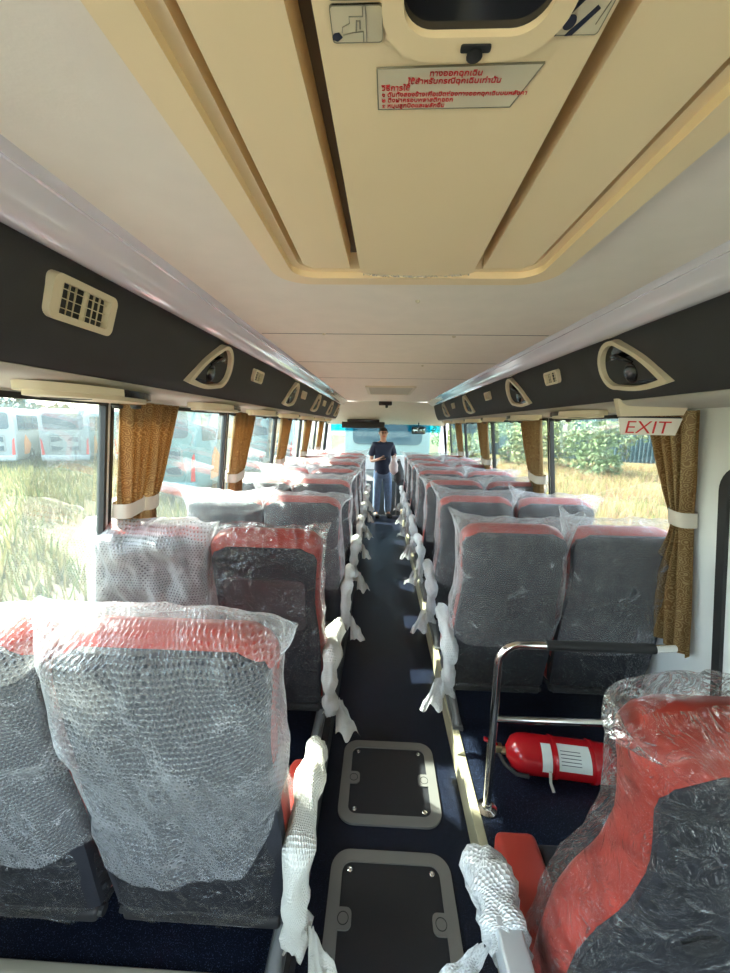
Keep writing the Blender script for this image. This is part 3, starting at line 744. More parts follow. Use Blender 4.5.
# small domed ceiling studs and front ceiling vent
for k, (x, y) in enumerate(((.02, 1.3), (-.34, 1.75), (.22, 1.78), (.17, 2.6))):
    b = MB(); b.lathe((x, y, 2.009), [(.008, .002), (.008, -.002), (.004, -.005), (.001, -.006)], 'Z', 12); o = b.build('ceiling_stud', 'cream')
    tag(o, ['small ceiling stud just ahead of the roof hatch', 'small ceiling stud left of centre ahead of the hatch', 'small ceiling stud right of centre ahead of the hatch', 'farthest small ceiling stud toward the front'][k], 'stud', 'ceiling studs')
av = empty('ceiling_air_grille', (.0, 4.35, 2.008), 0, 'white slatted air grille in the ceiling near the front', 'vent')
b = MB(); b.prism(rrect(.50, .9, .02, 4), FD, -.002, .012, .004, rrect(.44, .82, .01, 4)); b.build('grille_frame', 'cream', av)
b = MB()
for k in range(14): b.box((0, -.39+.06*k, -.006), (.44, .03, .006))
b.build('slats', plain('pale_slat', (.5, .47, .4), .6), av)
bx = empty('ceiling_camera', (-.03, 6.05, 2.0), 0, 'small black box mounted on the front header above the aisle', 'camera')
b = MB(); b.bbox((0, 0, -.035), (.20, .10, .06), .015); b.build('housing', 'black', bx)
b = MB(); b.lathe((.02, -.03, -.085), [(.005, -.02), (.02, -.012), (.022, .01), (.016, .022)], 'Z', 14); b.build('lens_dome', 'blackgloss', bx)
mo = empty('folded_monitor', (-.42, 7.35, 1.66), 0, 'long black folded screen across the top left of the windscreen', 'screen')
b = MB(); b.bbox((0, 0, -.02), (.80, .06, .115), .012); b.build('screen', 'black', mo)
b = MB(); b.bbox((0, .01, .06), (.60, .04, .05), .01); b.build('hinge_bar', 'blackgloss', mo)
mi = empty('rear_view_mirror', (.62, 7.45, 1.58), 0, 'black rear view mirror hanging at the right of the windscreen', 'mirror')
b = MB(); b.bbox((0, 0, -.02), (.26, .05, .14), .02); b.build('mirror_housing', 'black', mi)
b = MB(); b.bbox((0, -.025, -.02), (.22, .008, .105), .003); b.build('mirror_glass', plain('mirror_glass', (.25, .35, .36), .05, metal=.8), mi)
b = MB(); b.tube([(0, 0, .04), (0, .02, .12)], .012, 8); b.build('mirror_arm', 'black', mi)

# ------------------------------------------------------------------ curtains
def curtain(sx, y0, W, zt, zb, tie, tpos, tw, label, folds=4, seed=0, zbw=.5, dirn=1, parts=True):
    """hangs beside the wall from y0 forward; tie height, tied position (0..1 across) and tied width"""
    root = empty('curtain', (0, y0, 0), 0, label, 'curtain', 'gold patterned tied curtains')
    def env(z):
        if z > tie:
            k = ((z-tie)/(zt-tie)); k = k**.75
            return tpos*W*(1-k), tw+(W-tw)*k
        k = sm(0, 1, min(1, (tie-z)/.35)); return tpos*W-(zbw-tw)*k*tpos, tw+(zbw-tw)*k
    def fn(off):
        def f(u, v):
            z = zb+(zt-zb)*v; a, w = env(z)
            amp = .018+.010*(1-w/W); x = wx(z)-.045-off+amp*sin(u*folds*2*pi+.6*sin(z*4+seed))+.004*noise.noise(Vector((u*6, z*5, seed)))
            return (sx*x, dirn*(a+w*u), z)
        return f
    b = MB(); uvf = lambda u, v: (u*W*1.6, v*(zt-zb))
    b.grid(fn(0), folds*14, 40, uvfn=uvf); b.grid(fn(.004), folds*14, 40, uvfn=uvf)
    b.build('cloth', 'curtain', root, angle=0)
    if parts:
        a, w = env(tie); b = MB(); rings = []
        for z in (tie-.03, tie+.03):
            rings.append([Vector((sx*(wx(z)-.045+px), dirn*(a+w/2+py), z+py*.12)) for px, py in rrect(.085, w+.03, .03, 4)])
        b.loft(rings, cap=False); b.build('tieback', 'tieback', root)
    return root
curtain(-1, 1.50, .20, 1.70, .82, 1.27, .05, .10, 'rearmost left curtain, gold half beside the black window gasket', 3, 1, .14)
curtain(-1, 1.71, .20, 1.70, .82, 1.27, -.25, .06, 'second half of the rearmost left curtain, glowing orange in the light', 3, 2, .10)
for k, y in enumerate((2.69, 3.95, 5.21, 6.43)):
    curtain(-1, y, .40, 1.70, .82, 1.25, .02, .16, 'left curtain, ' + ['second from the camera', 'third from the camera', 'fourth from the camera', 'closest to the windscreen'][k], 5, k+3, .2)
curtain(1, 1.52, .27, 1.70, .70, 1.28, .12, .055, 'rearmost right curtain, tied at the wall and spilling down behind the seat', 4, 9, .24)
for k, y in enumerate((2.97, 4.46, 5.89)):
    curtain(1, y, .38, 1.70, .82, 1.25, .03, .17, 'right curtain, ' + ['second from the camera', 'third from the camera', 'closest to the windscreen'][k], 5, k+12, .2)
# emergency door outline in the right wall
dr = empty('door_1', (0, 0, 0)); struct(dr)
def rw(y, z, off=0): return Vector((wx(z)-off, y, z))
def wallframe(off):
    return None
b = MB(); outer = rrect(1.10, 1.30, .10, 8, .90, .86); inner = rrect(1.03, 1.23, .07, 8, .90, .86)
def onwall(poly, off): return [rw(y, z, off) for y, z in poly]
n_ = len(outer)
vo, vi, vo2, vi2 = onwall(outer, .0), onwall(inner, .0), onwall(outer, .018), onwall(inner, .018)
vs_ = vo+vi+vo2+vi2; fs_ = []
for i in range(n_):
    k = (i+1) % n_
    fs_ += [(2*n_+i, 2*n_+k, 3*n_+k, 3*n_+i), (i, k, 2*n_+k, 2*n_+i), (n_+k, n_+i, 3*n_+i, 3*n_+k)]
b.add(vs_, fs_, True); b.build('door_gasket', 'black', dr)
b = MB(); v1 = onwall(inner, .004); v2 = onwall(scalep(inner, .94), .010); v3 = onwall(scalep(inner, .92), .004)
b.loft([v1, v2, v3], cap=True); b.build('door_panel', 'sidewall', dr)
b = MB(); q1 = rrect(.30, .26, .03, 5, 1.18, .50); b.loft([onwall(q1, .004), onwall(q1, .014), onwall(scalep(q1, .93), .016)], cap=True); b.build('door_handle', 'sidewall', dr)

# ------------------------------------------------------------------ seats
SB = Vector((0, .14, .275)); ST = Vector((0, -.14, .79)); SH = ST.length; ST.normalize(); SN = Vector((0, ST.z, -ST.y))
def bk(x, s, n): return SB+Vector((x, 0, 0))+ST*s+SN*n
HWM = None
def halfw(s, w=.222):
    if HWM:
        base = np.interp(s, [0, .18, .30, .37, .44, .54, .66, .74, .80], [.262, .262, .255, .235, .200, .186, .200, .218, .215])
        r = .09
        if s > SH-r: base = base-r+sqrt(max(0, r*r-(s-(SH-r))**2))
        return float(base)
    t = s/SH
    base = w*(1+.04*sm(.75, .95, t)-.035*math.exp(-((t-.62)/.12)**2)+.04*math.exp(-((t-.30)/.2)**2))
    r = .085
    if s > SH-r: base = base-r+sqrt(max(0, r*r-(s-(SH-r))**2))
    return base
def seat_body(sy):
    b = MB(); rings = []
    for k in range(35):
        s = SH*min(1, k/34)**.9 if k < 34 else SH
        w = max(.02, halfw(s))*(.90 if s < .10 and not HWM else 1); d = .12 if s < SH-.06 else .02+.10*sqrt(max(0, 1-((s-(SH-.06))/.06)**2))
        pts = rrect(2*w, d, min(.045, d*.48), 5)
        c = .055+.02*sm(.7, .95, s/SH)
        rings.append([bk(x, s, c+y) for x, y in pts])
    b.loft(rings); return b
def seat(side='L', aisle=True, bubble=None, film=None, arm=None, backtop=.022, border=.002, sd=.06, armx=.25, pocket=False, s00=-.02, pr=.065, bmat='bubble', cw=0, cy=.34):
    """side L/R: which side of the coach; the aisle lies at +x for L and -x for R"""
    ax = 1 if side == 'L' else -1
    root = empty('passenger_seat', (0, 0, 0))
    seat_body(0).build('backrest', 'red', root)
    b = MB(); pan = []
    for k in range(30):
        s = s00+(SH-backtop-s00)*k/29; w = halfw(min(s, SH-.10))-border
        tp = SH-backtop; r = pr
        if s > tp-r: w = w-r+sqrt(max(0, r*r-(s-(tp-r))**2))
        c = .02*sm(.7, .95, s/SH)
        pan.append((s, max(.01, w), c))
    b.loft([[bk(x*w, s, c+z) for x, z in ((-1, sd), (-1, -.004), (-.9, -.012), (-.4, -.014), (.4, -.014), (.9, -.012), (1, -.004), (1, sd))] for s, w, c in pan])
    b.build('back_panel', 'navyfabric', root)
    if pocket: b = MB(); b.prism(rrect(.33, .24, .03, 4, 0, .50), frame(SB, (1, 0, 0), ST, -SN), .008, .019, .004); b.build('seat_pocket', plain('grey_pocket', (.05, .045, .05), .5), root)
    b = MB(); b.bbox((0, cy, .295), (.36, .34, .11), .04); b.build('cushion', 'navyfabric', root)
    for sx in (-1, 1):
        b = MB(); b.bbox((sx*(.190+cw-.3*cw), cy, .30), (.075+1.6*cw, .35, .13), .034-.6*cw); b.build('cushion_bolster', 'red', root)
    b = MB(); b.bbox((0, .32, .225), (.42, .38, .04), .012); b.tube([(-.22, .15, .225), (.22, .15, .225)], .014, 8); b.build('seat_frame', 'black', root)
    if aisle:
        for yy in (.20, .46):
            b = MB(); b.tube([(ax*.20, yy, .22), (ax*.205, yy, .15), (ax*.185, yy-.03, .06), (ax*.18, yy-.05, .005)], [.022, .020, .018, .024], 10); b.build('leg', 'greyframe', root)
        b = MB(); b.box((ax*.18, .34, .008), (.05, .46, .015)); b.build('floor_track', 'greyframe', root)
        # armrest on the aisle side
        b = MB(); b.bbox((ax*armx, .26 if armx < .3 else .20, .490), (.045, .30 if armx < .3 else .20, .035), .014); b.build('armrest', 'black', root)
        b = MB(); b.tube([(ax*.235, .17, .22), (ax*.24, .13, .36), (ax*armx, .13, .485)], .016, 8); b.build('armrest_bracket', 'greyframe', root)
        if armx > .3: b = MB(); b.bbox((ax*armx, .08, .485), (.054, .20, .062), .008); b.build('armrest_end_cap', plain('silver_plastic', (.45, .47, .48), .3, metal=.4), root)
    if bubble: link('bubble_wrap', bubble, bmat, root)
    if film: link('plastic_film', film, 'film', root)
    if arm: link('armrest_wrap', arm, 'bubblethick' if side == 'R' else 'bubblewarm', root)
    return root

def bag(seed, w=.232, d=.215, s0=.24, top=.035, ear=.05, bottomfn=None, nu=110, nv=60, amp=.010, earlift=(0, 0), off=.0, crease=.002, cn=.062, flare=0, bodyfit=False, kc=.10, skirt=False):
    """a bag pulled over the backrest: open at the bottom, flat seam with pointed corners at the top"""
    b = MB(); H = SH+top if not skirt else .50
    ex0 = .42; aa = np.linspace(0, 2*pi, 2001); cc, s_2 = np.cos(aa), np.sin(aa)
    X0 = w*np.sign(cc)*np.abs(cc)**ex0; Y0_ = d/2*np.sign(s_2)*np.abs(s_2)**(ex0+.1)
    Lc = np.concatenate([[0], np.cumsum(np.hypot(np.diff(X0), np.diff(Y0_)))]); per = float(Lc[-1]); Lc /= per
    def shp(u, v):
        a = float(np.interp(u, Lc, aa))
        sb = s0+(bottomfn(cos(a), sin(a)) if bottomfn else .02*sin(3*a+seed))
        t = v; s = sb+(H-sb)*t
        k = 0 if skirt else sm(SH-kc, H, s)                       # how far into the closing seam
        dd = d*sqrt(max(0, 1-k**2.2))+.006
        ww = w+ear*k**2.0+flare*sm(.2, 0, t)
        if bodyfit: ww = max(.03, halfw(min(s, SH-.06))+.008)+ear*k
        ex = .42 if k < .5 else .42+.4*(k-.5)
        ca, sa = cos(a), sin(a)
        x = ww*math.copysign(abs(ca)**ex, ca); y = dd/2*math.copysign(abs(sa)**(ex+.1), sa)
        edge = abs(x)/ww
        s2 = s-.05*k*(1-edge**3)*0+k*(earlift[0] if x < 0 else earlift[1])*edge**4
        q = Vector((x*4+seed*7.3, y*5, s*4)); 
        nx = fbm(q, 3); fold = fbm(Vector((x*9+seed, y*9, s*5+x*6)), 3)
        rid = 1-abs(fbm(Vector((x*6+s*6+seed, y*6, s*4-x*6)), 1))*3
        disp = amp*1.6*nx+amp*fold+crease*max(0, rid)
        nrm = Vector((x/(ww*ww), y/(max(.02, dd)**2)*2, 0)).normalized() if dd > .03 else Vector((0, math.copysign(1, sa), 0))
        x += nrm.x*disp; y += nrm.y*disp
        s2 += .012*k*fbm(Vector((x*11, seed*3.1, 0)), 3)
        return bk(x, s2, cn+y+.012*sm(.7, .95, s/SH)+(.02*k*fbm(Vector((x*7, seed, 4)), 2)))
    b.grid(shp, nu, nv, closeu=True, uvfn=lambda u, v: (u*per, (s0+(H-s0)*v)))
    me = bpy.data.meshes.new('wrap'); me.from_pydata([tuple(p) for p in b.v], [], b.f); me.polygons.foreach_set('use_smooth', b.smooth)
    uv = me.uv_layers.new(name='UVMap')
    for p in me.polygons:
        for li, c in zip(p.loop_indices, b.uv[p.index]): uv.data[li].uv = c
    me.update(); return me
def armwrap(seed, ax, flap=True, short=False, armx=.25, fat=1):
    b = MB(); rnd = random.Random(seed)
    path = [(.46, .55), (.40, .59), (.30, .60), (.18, .60), (.10, .56), (.06, .47), (.06, .38), (.08, .29), (.09, .22)]
    path = [(.42, .46), (.37, .51), (.28, .525), (.18, .525), (.10, .50), (.065, .43), (.065, .36), (.08, .29), (.09, .24)]
    rad = [.018, .038, .042, .040, .044, .036, .028, .038, .022]
    if short: path = [(.325, .33), (.325, .39), (.295, .445), (.25, .48), (.17, .475), (.14, .47)]; rad = [fat*r_ for r_ in (.030, .060, .070, .062, .060, .045)]
    pts = []
    for i in range(len(path)-1):
        for k in range(5):
            t = k/5; pts.append((path[i][0]*(1-t)+path[i+1][0]*t, path[i][1]*(1-t)+path[i+1][1]*t, rad[i]*(1-t)+rad[i+1]*t))
    pts.append((*path[-1], rad[-1])); n = 22; N = len(pts)
    def f(u, v):
        i = min(N-1, int(round(v*(N-1)))); y, z, r = pts[i]; a = 2*pi*u
        y0, z0, _ = pts[max(0, i-1)]; y1, z1, _ = pts[min(N-1, i+1)]; t = Vector((0, y1-y0, z1-z0)).normalized(); up = Vector((0, -t.z, t.y))
        q = Vector((cos(a)*1.2+seed*5, sin(a)*1.2, v*9)); rr = r*(1+.38*fbm(q, 3)+.18*sin(v*30+seed+sin(a)))
        c = Vector((ax*armx, y, z)); p = c+Vector((1, 0, 0))*cos(a)*rr*.85+up*sin(a)*rr; return tuple(p)
    b.grid(f, n, N-1, closeu=True, uvfn=lambda u, v: (u*.3, v*.75))
    if flap:
        for k in range(2):
            y_, z_ = ((.30-.1*k, .44) if short else (.08+.02*k, .34-.03*k)); L_ = (.10+.05*rnd.random()); wd = .06+.03*rnd.random(); tw = rnd.uniform(-.3, .3)
            def g(u, v, k=k):
                x = ax*armx+ax*.02+(u-.5)*wd*(.35+v*1.1)*(1 if k else .8)+ax*(.02+(.11 if short else .04)*v)*(1 if k else -.3)
                return (x, y_-.02-.05*v*(k-.3)+.02*sin(u*9+seed)*v+tw*.06*u, z_-L_*v+.03*fbm(Vector((u*3, v*3, seed+k)), 2))
            b.grid(g, 14, 14, uvfn=lambda u, v: (u*.15, v*.2))
    me = bpy.data.meshes.new('arm_wrap'); me.from_pydata([tuple(p) for p in b.v], [], b.f); me.polygons.foreach_set('use_smooth', b.smooth)
    uv = me.uv_layers.new(name='UVMap')
    for p in me.polygons:
        for li, c in zip(p.loop_indices, b.uv[p.index]): uv.data[li].uv = c
    me.update(); return me

bub = [bag(k, ear=.060+.012*(k % 3), top=.03+.012*(k % 2), s0=.22+.03*(k % 3), earlift=((.06, -.02), (-.02, .055), (.03, .04), (.06, .02))[k % 4]) for k in range(4)]
flm = [bag(20+k, w=.228, d=.175, s0=-.05, skirt=True, amp=.005, crease=.007, nu=90, nv=50) for k in range(2)]
armL = [armwrap(31+k, 1, armx=.265) for k in range(2)]; armR = [armwrap(41+k, -1) for k in range(2)]
def put(o, x, y, label, grp, rz=0):
    o.location = (x, y, PZ); o.rotation_euler = (0, 0, rz); tag(o, label, 'seat', grp); return o
XA, XW = .545, 1.005
ORD = ['first', 'second', 'third', 'fourth', 'fifth', 'sixth', 'seventh', 'eighth']
# left block
LY = [.68, 1.46, 2.22, 2.98, 3.74, 4.50, 5.26, 6.02]
GL, GR = 'wrapped seats left of the aisle', 'wrapped seats right of the aisle'
herobub = bag(77, w=.236, d=.22, s0=.335, top=.04, ear=.040, nu=220, nv=140, amp=.012, crease=.002, earlift=(.015, -.03),
              bottomfn=lambda c, s: (-.17*(1-abs(c+.12)**1.6) if s < 0 else .03)+.14*max(0, -c-.5))
s = seat('L', True, herobub, bag(78, w=.228, d=.175, s0=-.03, skirt=True, amp=.005, crease=.006, nu=120, nv=90), armL[0])
put(s, -.525, LY[0], 'nearest left aisle seat, fully hooded in bubble wrap with a curved lower edge', GL)
s = seat('L', False, bag(79, w=.234, d=.215, s0=.22, top=.03, ear=.04, nu=160, nv=100, amp=.014), flm[0])
put(s, -1.005, LY[0]-.01, 'nearest left window seat, cut by the left edge of the photo', GL)
s = seat('L', True, None, bag(80, w=.229, d=.175, s0=-.05, top=.02, ear=.04, amp=.006, crease=.010, nu=140, nv=110, earlift=(0, .02)), armL[1], backtop=.055, border=.012, pocket=True)
put(s, -XA, LY[1], 'second row left aisle seat in clear crinkled film only, red top and dark back showing', GL)
s = seat('L', False, bag(81, w=.25, d=.24, s0=.36, top=.03, ear=.03, nu=140, nv=90, amp=.024, bottomfn=lambda c, s: -.05*c), flm[1], bmat='bubblehood')
put(s, -XW-.01, LY[1], 'second row left window seat under a short puffy bubble wrap hood', GL)
protoL = [seat('L', True, bub[k], flm[k % 2], armL[k % 2]) for k in range(2)]; protoLw = [seat('L', False, bub[2+k], flm[k % 2], None) for k in range(2)]
for i, y in enumerate(LY[2:]):
    k = i % 2
    o = protoL[k] if i < 2 else copy_tree(protoL[k])
    put(o, -XA, y, '%s row left aisle seat, bubble wrapped, counted from the camera' % ORD[i+2], GL)
    o = protoLw[k] if i < 2 else copy_tree(protoLw[k])
    put(o, -XW, y, '%s row left window seat, bubble wrapped and sunlit, counted from the camera' % ORD[i+2], GL)
# right block
RY = [1.65, 2.36, 3.08, 3.80, 4.52, 5.24, 5.96]
s = seat('R', True, bag(90, w=.240, d=.215, s0=.29, top=.035, ear=.055, nu=200, nv=120, amp=.011, earlift=(.045, .03), bottomfn=lambda c, s: -.06*(1-abs(c)**2) if s < 0 else 0), flm[0], armR[0])
put(s, .515, RY[0], 'right aisle seat just ahead of the handrail, bubble wrapped over clear film', GR)
s = seat('R', False, bag(91, w=.236, d=.215, s0=.26, top=.035, ear=.055, nu=160, nv=100, amp=.012, earlift=(.06, .05), bottomfn=lambda c, s: -.06*(1-abs(c)**2) if s < 0 else 0), flm[1])
put(s, 1.0, RY[0]+.01, 'right window seat just ahead of the handrail, wrap tip lifted at the curtain', GR)
protoR = [seat('R', True, bub[3-k], flm[k % 2], armR[k % 2]) for k in range(2)]; protoRw = [seat('R', False, bub[k], flm[k % 2], None) for k in range(2)]
for i, y in enumerate(RY[1:]):
    k = i % 2
    o = protoR[k] if i < 2 else copy_tree(protoR[k])
    put(o, .52, y, '%s right aisle seat ahead of the handrail, bubble wrapped' % ORD[i+1], GR)
    o = protoRw[k] if i < 2 else copy_tree(protoRw[k])
    put(o, XW, y, '%s right window seat ahead of the handrail, bubble wrapped' % ORD[i+1], GR)
# the rearmost right seat beside the camera
HWM = True
s = seat('R', True, None, bag(95, w=.250, d=.178, s0=-.03, top=.016, ear=.02, kc=.035, amp=.005, crease=.008, earlift=(-.07, 0), nu=240, nv=180, bodyfit=True), armwrap(47, -1, True, True, armx=.335, fat=.82), backtop=.06, border=.014, sd=.03, armx=.335, pr=.085, cw=.025, cy=.31)
HWM = None
q = frame(bk(0, 0, 0), (1, 0, 0), ST, -SN)
b = MB(); b.prism([(-.100, .400), (-.078, .418), (-.045, .424), (-.028, .408), (-.034, .385), (-.058, .366), (-.088, .376)], q, .006, .0185, .002); b.build('film_tear_patch', 'black', s)  # black patch added on the panel for the dark tear in the film
put(s, .53, .488, 'red and navy seat in torn clear plastic, nearest on the right', GR)

# ------------------------------------------------------------------ handrail, extinguisher, floor hatches
hr = empty('handrail', (.37, 1.36, PZ), 0, 'bent steel handrail with black grip behind the right seats', 'handrail')
pts = [(0, 0, 0), (.004, 0, .62)]
for k in range(9):
    a = pi/2*k/8; pts.append((.075-.075*cos(a)+.004, 0, .635+.075*sin(a)))
pts += [(.20, 0, .712)]
b = MB(); b.tube(pts, .0155, 14); b.build('post', 'steel', hr)
b = MB(); b.tube([(.17, 0, .712), (.56, .0, .714)], .019, 14); b.build('grip', 'black', hr)
b = MB(); b.tube([(.56, 0, .714), (.64, .01, .714)], .014, 12); b.build('rail_end', 'steel', hr)
b = MB(); b.tube([(.01, 0, .40), (.64, .01, .40)], .0125, 12); b.build('lower_rail', 'steel', hr)
b = MB(); b.lathe((0, 0, 0), [(.04, 0), (.04, .006), (.02, .012), (.018, .03)], 'Z', 18); b.build('base_flange', 'steel', hr)

fe = empty('fire_extinguisher', (.50, 1.56, PZ+.085), radians(-6), 'red fire extinguisher lying on its side behind the handrail', 'fire extinguisher')
b = MB(); b.lathe((0, 0, 0), [(.012, 0), (.022, .0), (.030, .006), (.060, .022), (.076, .05), (.080, .075), (.080, .40), (.074, .43), (.05, .445), (.01, .45)], 'X', 32); b.build('cylinder', 'extred', fe)
b = MB()
def lab(x0, x1, a0, a1, r): 
    b.grid(lambda u, v: (x0+(x1-x0)*u, -r*cos(a0+(a1-a0)*v), r*sin(a0+(a1-a0)*v)), 6, 12)
lab(.135, .175, radians(-5), radians(75), .0806); lab(.20, .33, radians(5), radians(80), .0806); b.build('paper_label', 'label', fe)
b = MB(); 
for xx in (.24, .27): 
    for zz in range(5): b.grid(lambda u, v, zz=zz, xx=xx: (xx-.03+.05*u, -.0810*cos(radians(22+zz*9+v*2)), .0810*sin(radians(22+zz*9+v*2))), 2, 1)
b.build('label_print', 'ink', fe)
b = MB(); b.lathe((0, 0, 0), [(.016, -.03), (.016, .0)], 'X', 12); b.bbox((-.035, 0, .01), (.04, .03, .035), .006); b.build('valve', 'brass', fe)
b = MB(); b.bbox((-.055, 0, .03), (.09, .02, .012), .004, Matrix.Rotation(.4, 3, 'Y').to_4x4()); b.build('lever', 'extred', fe)
b = MB(); b.tube([(-.03, -.02, 0), (-.01, -.05, -.02), (.03, -.085, -.03), (.08, -.09, -.03)], .009, 8); b.build('hose', 'black', fe)
for x0 in (.185, .345):
    b = MB(); b.lathe((x0, 0, 0), [(.080, 0), (.0845, .001), (.0845, .015), (.080, .016)], 'X', 32); b.build('bracket_strap', 'extred', fe)
b = MB(); b.tube([(.165, -.083, -.0), (.17, -.085, -.05), (.18, -.10, -.078)], .006, 8); b.build('tie_strap', 'tieback', fe)

def floor_hatch(yc, label):
    root = empty('floor_hatch', (-.012, yc, 0), 0, label, 'hatch', 'metal framed hatches in the aisle floor')
    F = Matrix.Identity(4)
    b = MB(); o_ = rrect(.44, .43, .07, 8); i_ = rrect(.355, .345, .035, 8)
    b.prism(o_, F, -.01, .010, .003, i_); b.build('hatch_frame', 'hatchframe', root)
    b = MB(); b.prism(i_, F, -.01, .004); b.build('hatch_lid', plain('black_hatch_mat', (.008, .009, .012), .5, bump=.4, bscale=400), root)
    for sx in (-1, 1):
        b = MB(); b.prism(rrect(.055, .062, .018, 5, sx*.162, .0), F, .0, .0095, .002); lb = b.build('latch_plate', 'hatchframe', root)
        b = MB(); b.prism([(sx*.162+.019*cos(a), .019*sin(a)) for a in [2*pi*k/20 for k in range(20)]], F, .0, .0102, 0, [(sx*.162+.0165*cos(a), .0165*sin(a)) for a in [2*pi*k/20 for k in range(20)]]); b.build('latch_ring', 'black', lb)
        for sy in (-1, 1):
            b = MB(); b.lathe((sx*.150, sy*.148, .004), [(.010, 0), (.010, .002), (.006, .004), (.002, .002)], 'Z', 14); b.build('screw', 'screw', root)
    return root
floor_hatch(1.582, 'farther square floor hatch in the aisle, sun patch beside it')
floor_hatch(1.055, 'nearer square floor hatch in the aisle at the bottom of the photo')

# ------------------------------------------------------------------ front cockpit
db = empty('dashboard', (.0, 7.6, -.3), 0, 'dark dashboard below the windscreen right of the person', 'dashboard')
b = MB(); b.loft([[Vector(p) for p in ((x, -.25, 0), (x, -.30, .9), (x, -.15, 1.02), (x, .25, 1.06), (x, .25, 0))] for x in (-1.15, 1.2)]); b.build('console', plain('dash_grey', (.10, .11, .11), .6), db)
b = MB(); b.bbox((.55, -.28, .97), (.5, .16, .14), .04); b.build('instrument_binnacle', 'black', db)
st = empty('steering_wheel', (.62, 7.05, .62), 0, 'black steering wheel at the front right', 'steering wheel')
b = MB(); mt = Matrix.Rotation(radians(-35), 4, 'X')
ring = [mt @ Vector((.21*cos(a), .21*sin(a), 0)) for a in [2*pi*k/28 for k in range(29)]]; b.tube(ring, .014, 8, cap=False); b.build('rim', 'black', st)
b = MB(); b.tube([mt @ Vector((-.2, 0, 0)), mt @ Vector((.2, 0, 0))], .012, 6); b.tube([(0, 0, 0), (0, .3, -.35)], .03, 8); b.build('spokes', 'black', st)
eh = empty('entry_handrail', (.22, 7.12, -.28), 0, 'grey handrail at the front stairwell edge', 'handrail')
b = MB(); b.tube([(0, 0, 0), (0, 0, .85), (.02, .02, .92), (.08, .05, .95), (.30, .2, .95)], .016, 10); b.build('rail', 'greyframe', eh)
pk = empty('front_partition_rail', (-.34, 6.86, PZ), 0, 'short steel rail beside the person at the front left seats', 'handrail')
b = MB(); b.tube([(0, 0, 0), (0, 0, .62), (-.03, 0, .68), (-.5, 0, .68)], .014, 10); b.build('rail', 'steel', pk)
b = MB(); b.box((-.27, 0, .34), (.44, .012, .5)); b.build('panel', 'greyframe', pk)

# ------------------------------------------------------------------ the person
def skin(name, joints, edges, mat, parent, sub=2):
    me = bpy.data.meshes.new(name); me.from_pydata([j[0] for j in joints], edges, []); o = bpy.data.objects.new(name, me); COL.objects.link(o)
    md = o.modifiers.new('s', 'SKIN'); md.use_smooth_shade = True
    for i, j in enumerate(joints):
        v = me.skin_vertices[0].data[i]; r = j[1]; v.radius = r if isinstance(r, tuple) else (r, r); v.use_root = (i == 0)
    sb_ = o.modifiers.new('u', 'SUBSURF'); sb_.levels = sub; sb_.render_levels = sub
    dg = bpy.context.evaluated_depsgraph_get(); m2 = bpy.data.meshes.new_from_object(o.evaluated_get(dg)); bpy.data.objects.remove(o)
    m2.name = name; return link(name, m2, mat, parent)
pe = empty('person', (-0.045, 6.94, 0), radians(12), 'person in navy polo and jeans standing at the front of the aisle', 'person')
K = .96
def V3(x, y, z): return (x*K, y*K, z*K)
# facing -y. bare body: head, neck, arms, hands, as one continuous surface inside the clothes
J = [(V3(0, 0, .90), .11), (V3(0, 0, 1.08), .105), (V3(0, .01, 1.25), (.13, .10)), (V3(0, .01, 1.36), .075), (V3(0, .0, 1.43), .046), (V3(0, -.01, 1.49), .060), (V3(0, -.015, 1.56), (.074, .088)), (V3(0, -.01, 1.62), (.066, .078)), (V3(0, -.005, 1.655), .035),
     (V3(-.16, .01, 1.34), .050), (V3(-.20, .02, 1.18), .042), (V3(-.215, .0, 1.05), .034), (V3(-.12, -.19, 1.10), .026), (V3(-.075, -.235, 1.12), (.03, .018)), (V3(-.045, -.255, 1.125), (.028, .015)),
     (V3(.16, .01, 1.34), .050), (V3(.205, .02, 1.18), .042), (V3(.22, -.01, 1.05), .034), (V3(.19, -.20, 1.13), .026), (V3(.17, -.25, 1.15), (.03, .018)), (V3(.16, -.275, 1.16), (.028, .015)),
     (V3(-.09, 0, .82), .085), (V3(-.10, -.01, .48), .055), (V3(-.105, .02, .10), .035), (V3(-.11, -.09, .05), .032),
     (V3(.09, 0, .82), .085), (V3(.11, -.03, .48), .055), (V3(.12, -.0, .10), .035), (V3(.125, -.11, .05), .032)]
E_ = [(0, 1), (1, 2), (2, 3), (3, 4), (4, 5), (5, 6), (6, 7), (7, 8), (3, 9), (9, 10), (10, 11), (11, 12), (12, 13), (13, 14), (3, 15), (15, 16), (16, 17), (17, 18), (18, 19), (19, 20), (0, 21), (21, 22), (22, 23), (23, 24), (0, 25), (25, 26), (26, 27), (27, 28)]
skin('body', J, E_, 'skin', pe)
for sx, hx, hy, hz in ((-1, -.045, -.255, 1.125), (1, .16, -.275, 1.16)):
    for k in range(4):
        z = hz+.018-.012*k; dx = -sx*1; L_ = (.035, .042, .040, .030)[k]
        skin('finger', [(V3(hx, hy+.01, z), .0085), (V3(hx+dx*L_*.6, hy-.02, z), .008), (V3(hx+dx*L_, hy-.012, z-.004), .0072)], [(0, 1), (1, 2)], 'skin', pe, 1)
    skin('thumb', [(V3(hx-dx*.03, hy+.01, hz+.02), .010), (V3(hx-dx*.01, hy-.012, hz+.04), .009), (V3(hx+dx*.015, hy-.02, hz+.045), .008)], [(0, 1), (1, 2)], 'skin', pe, 1)
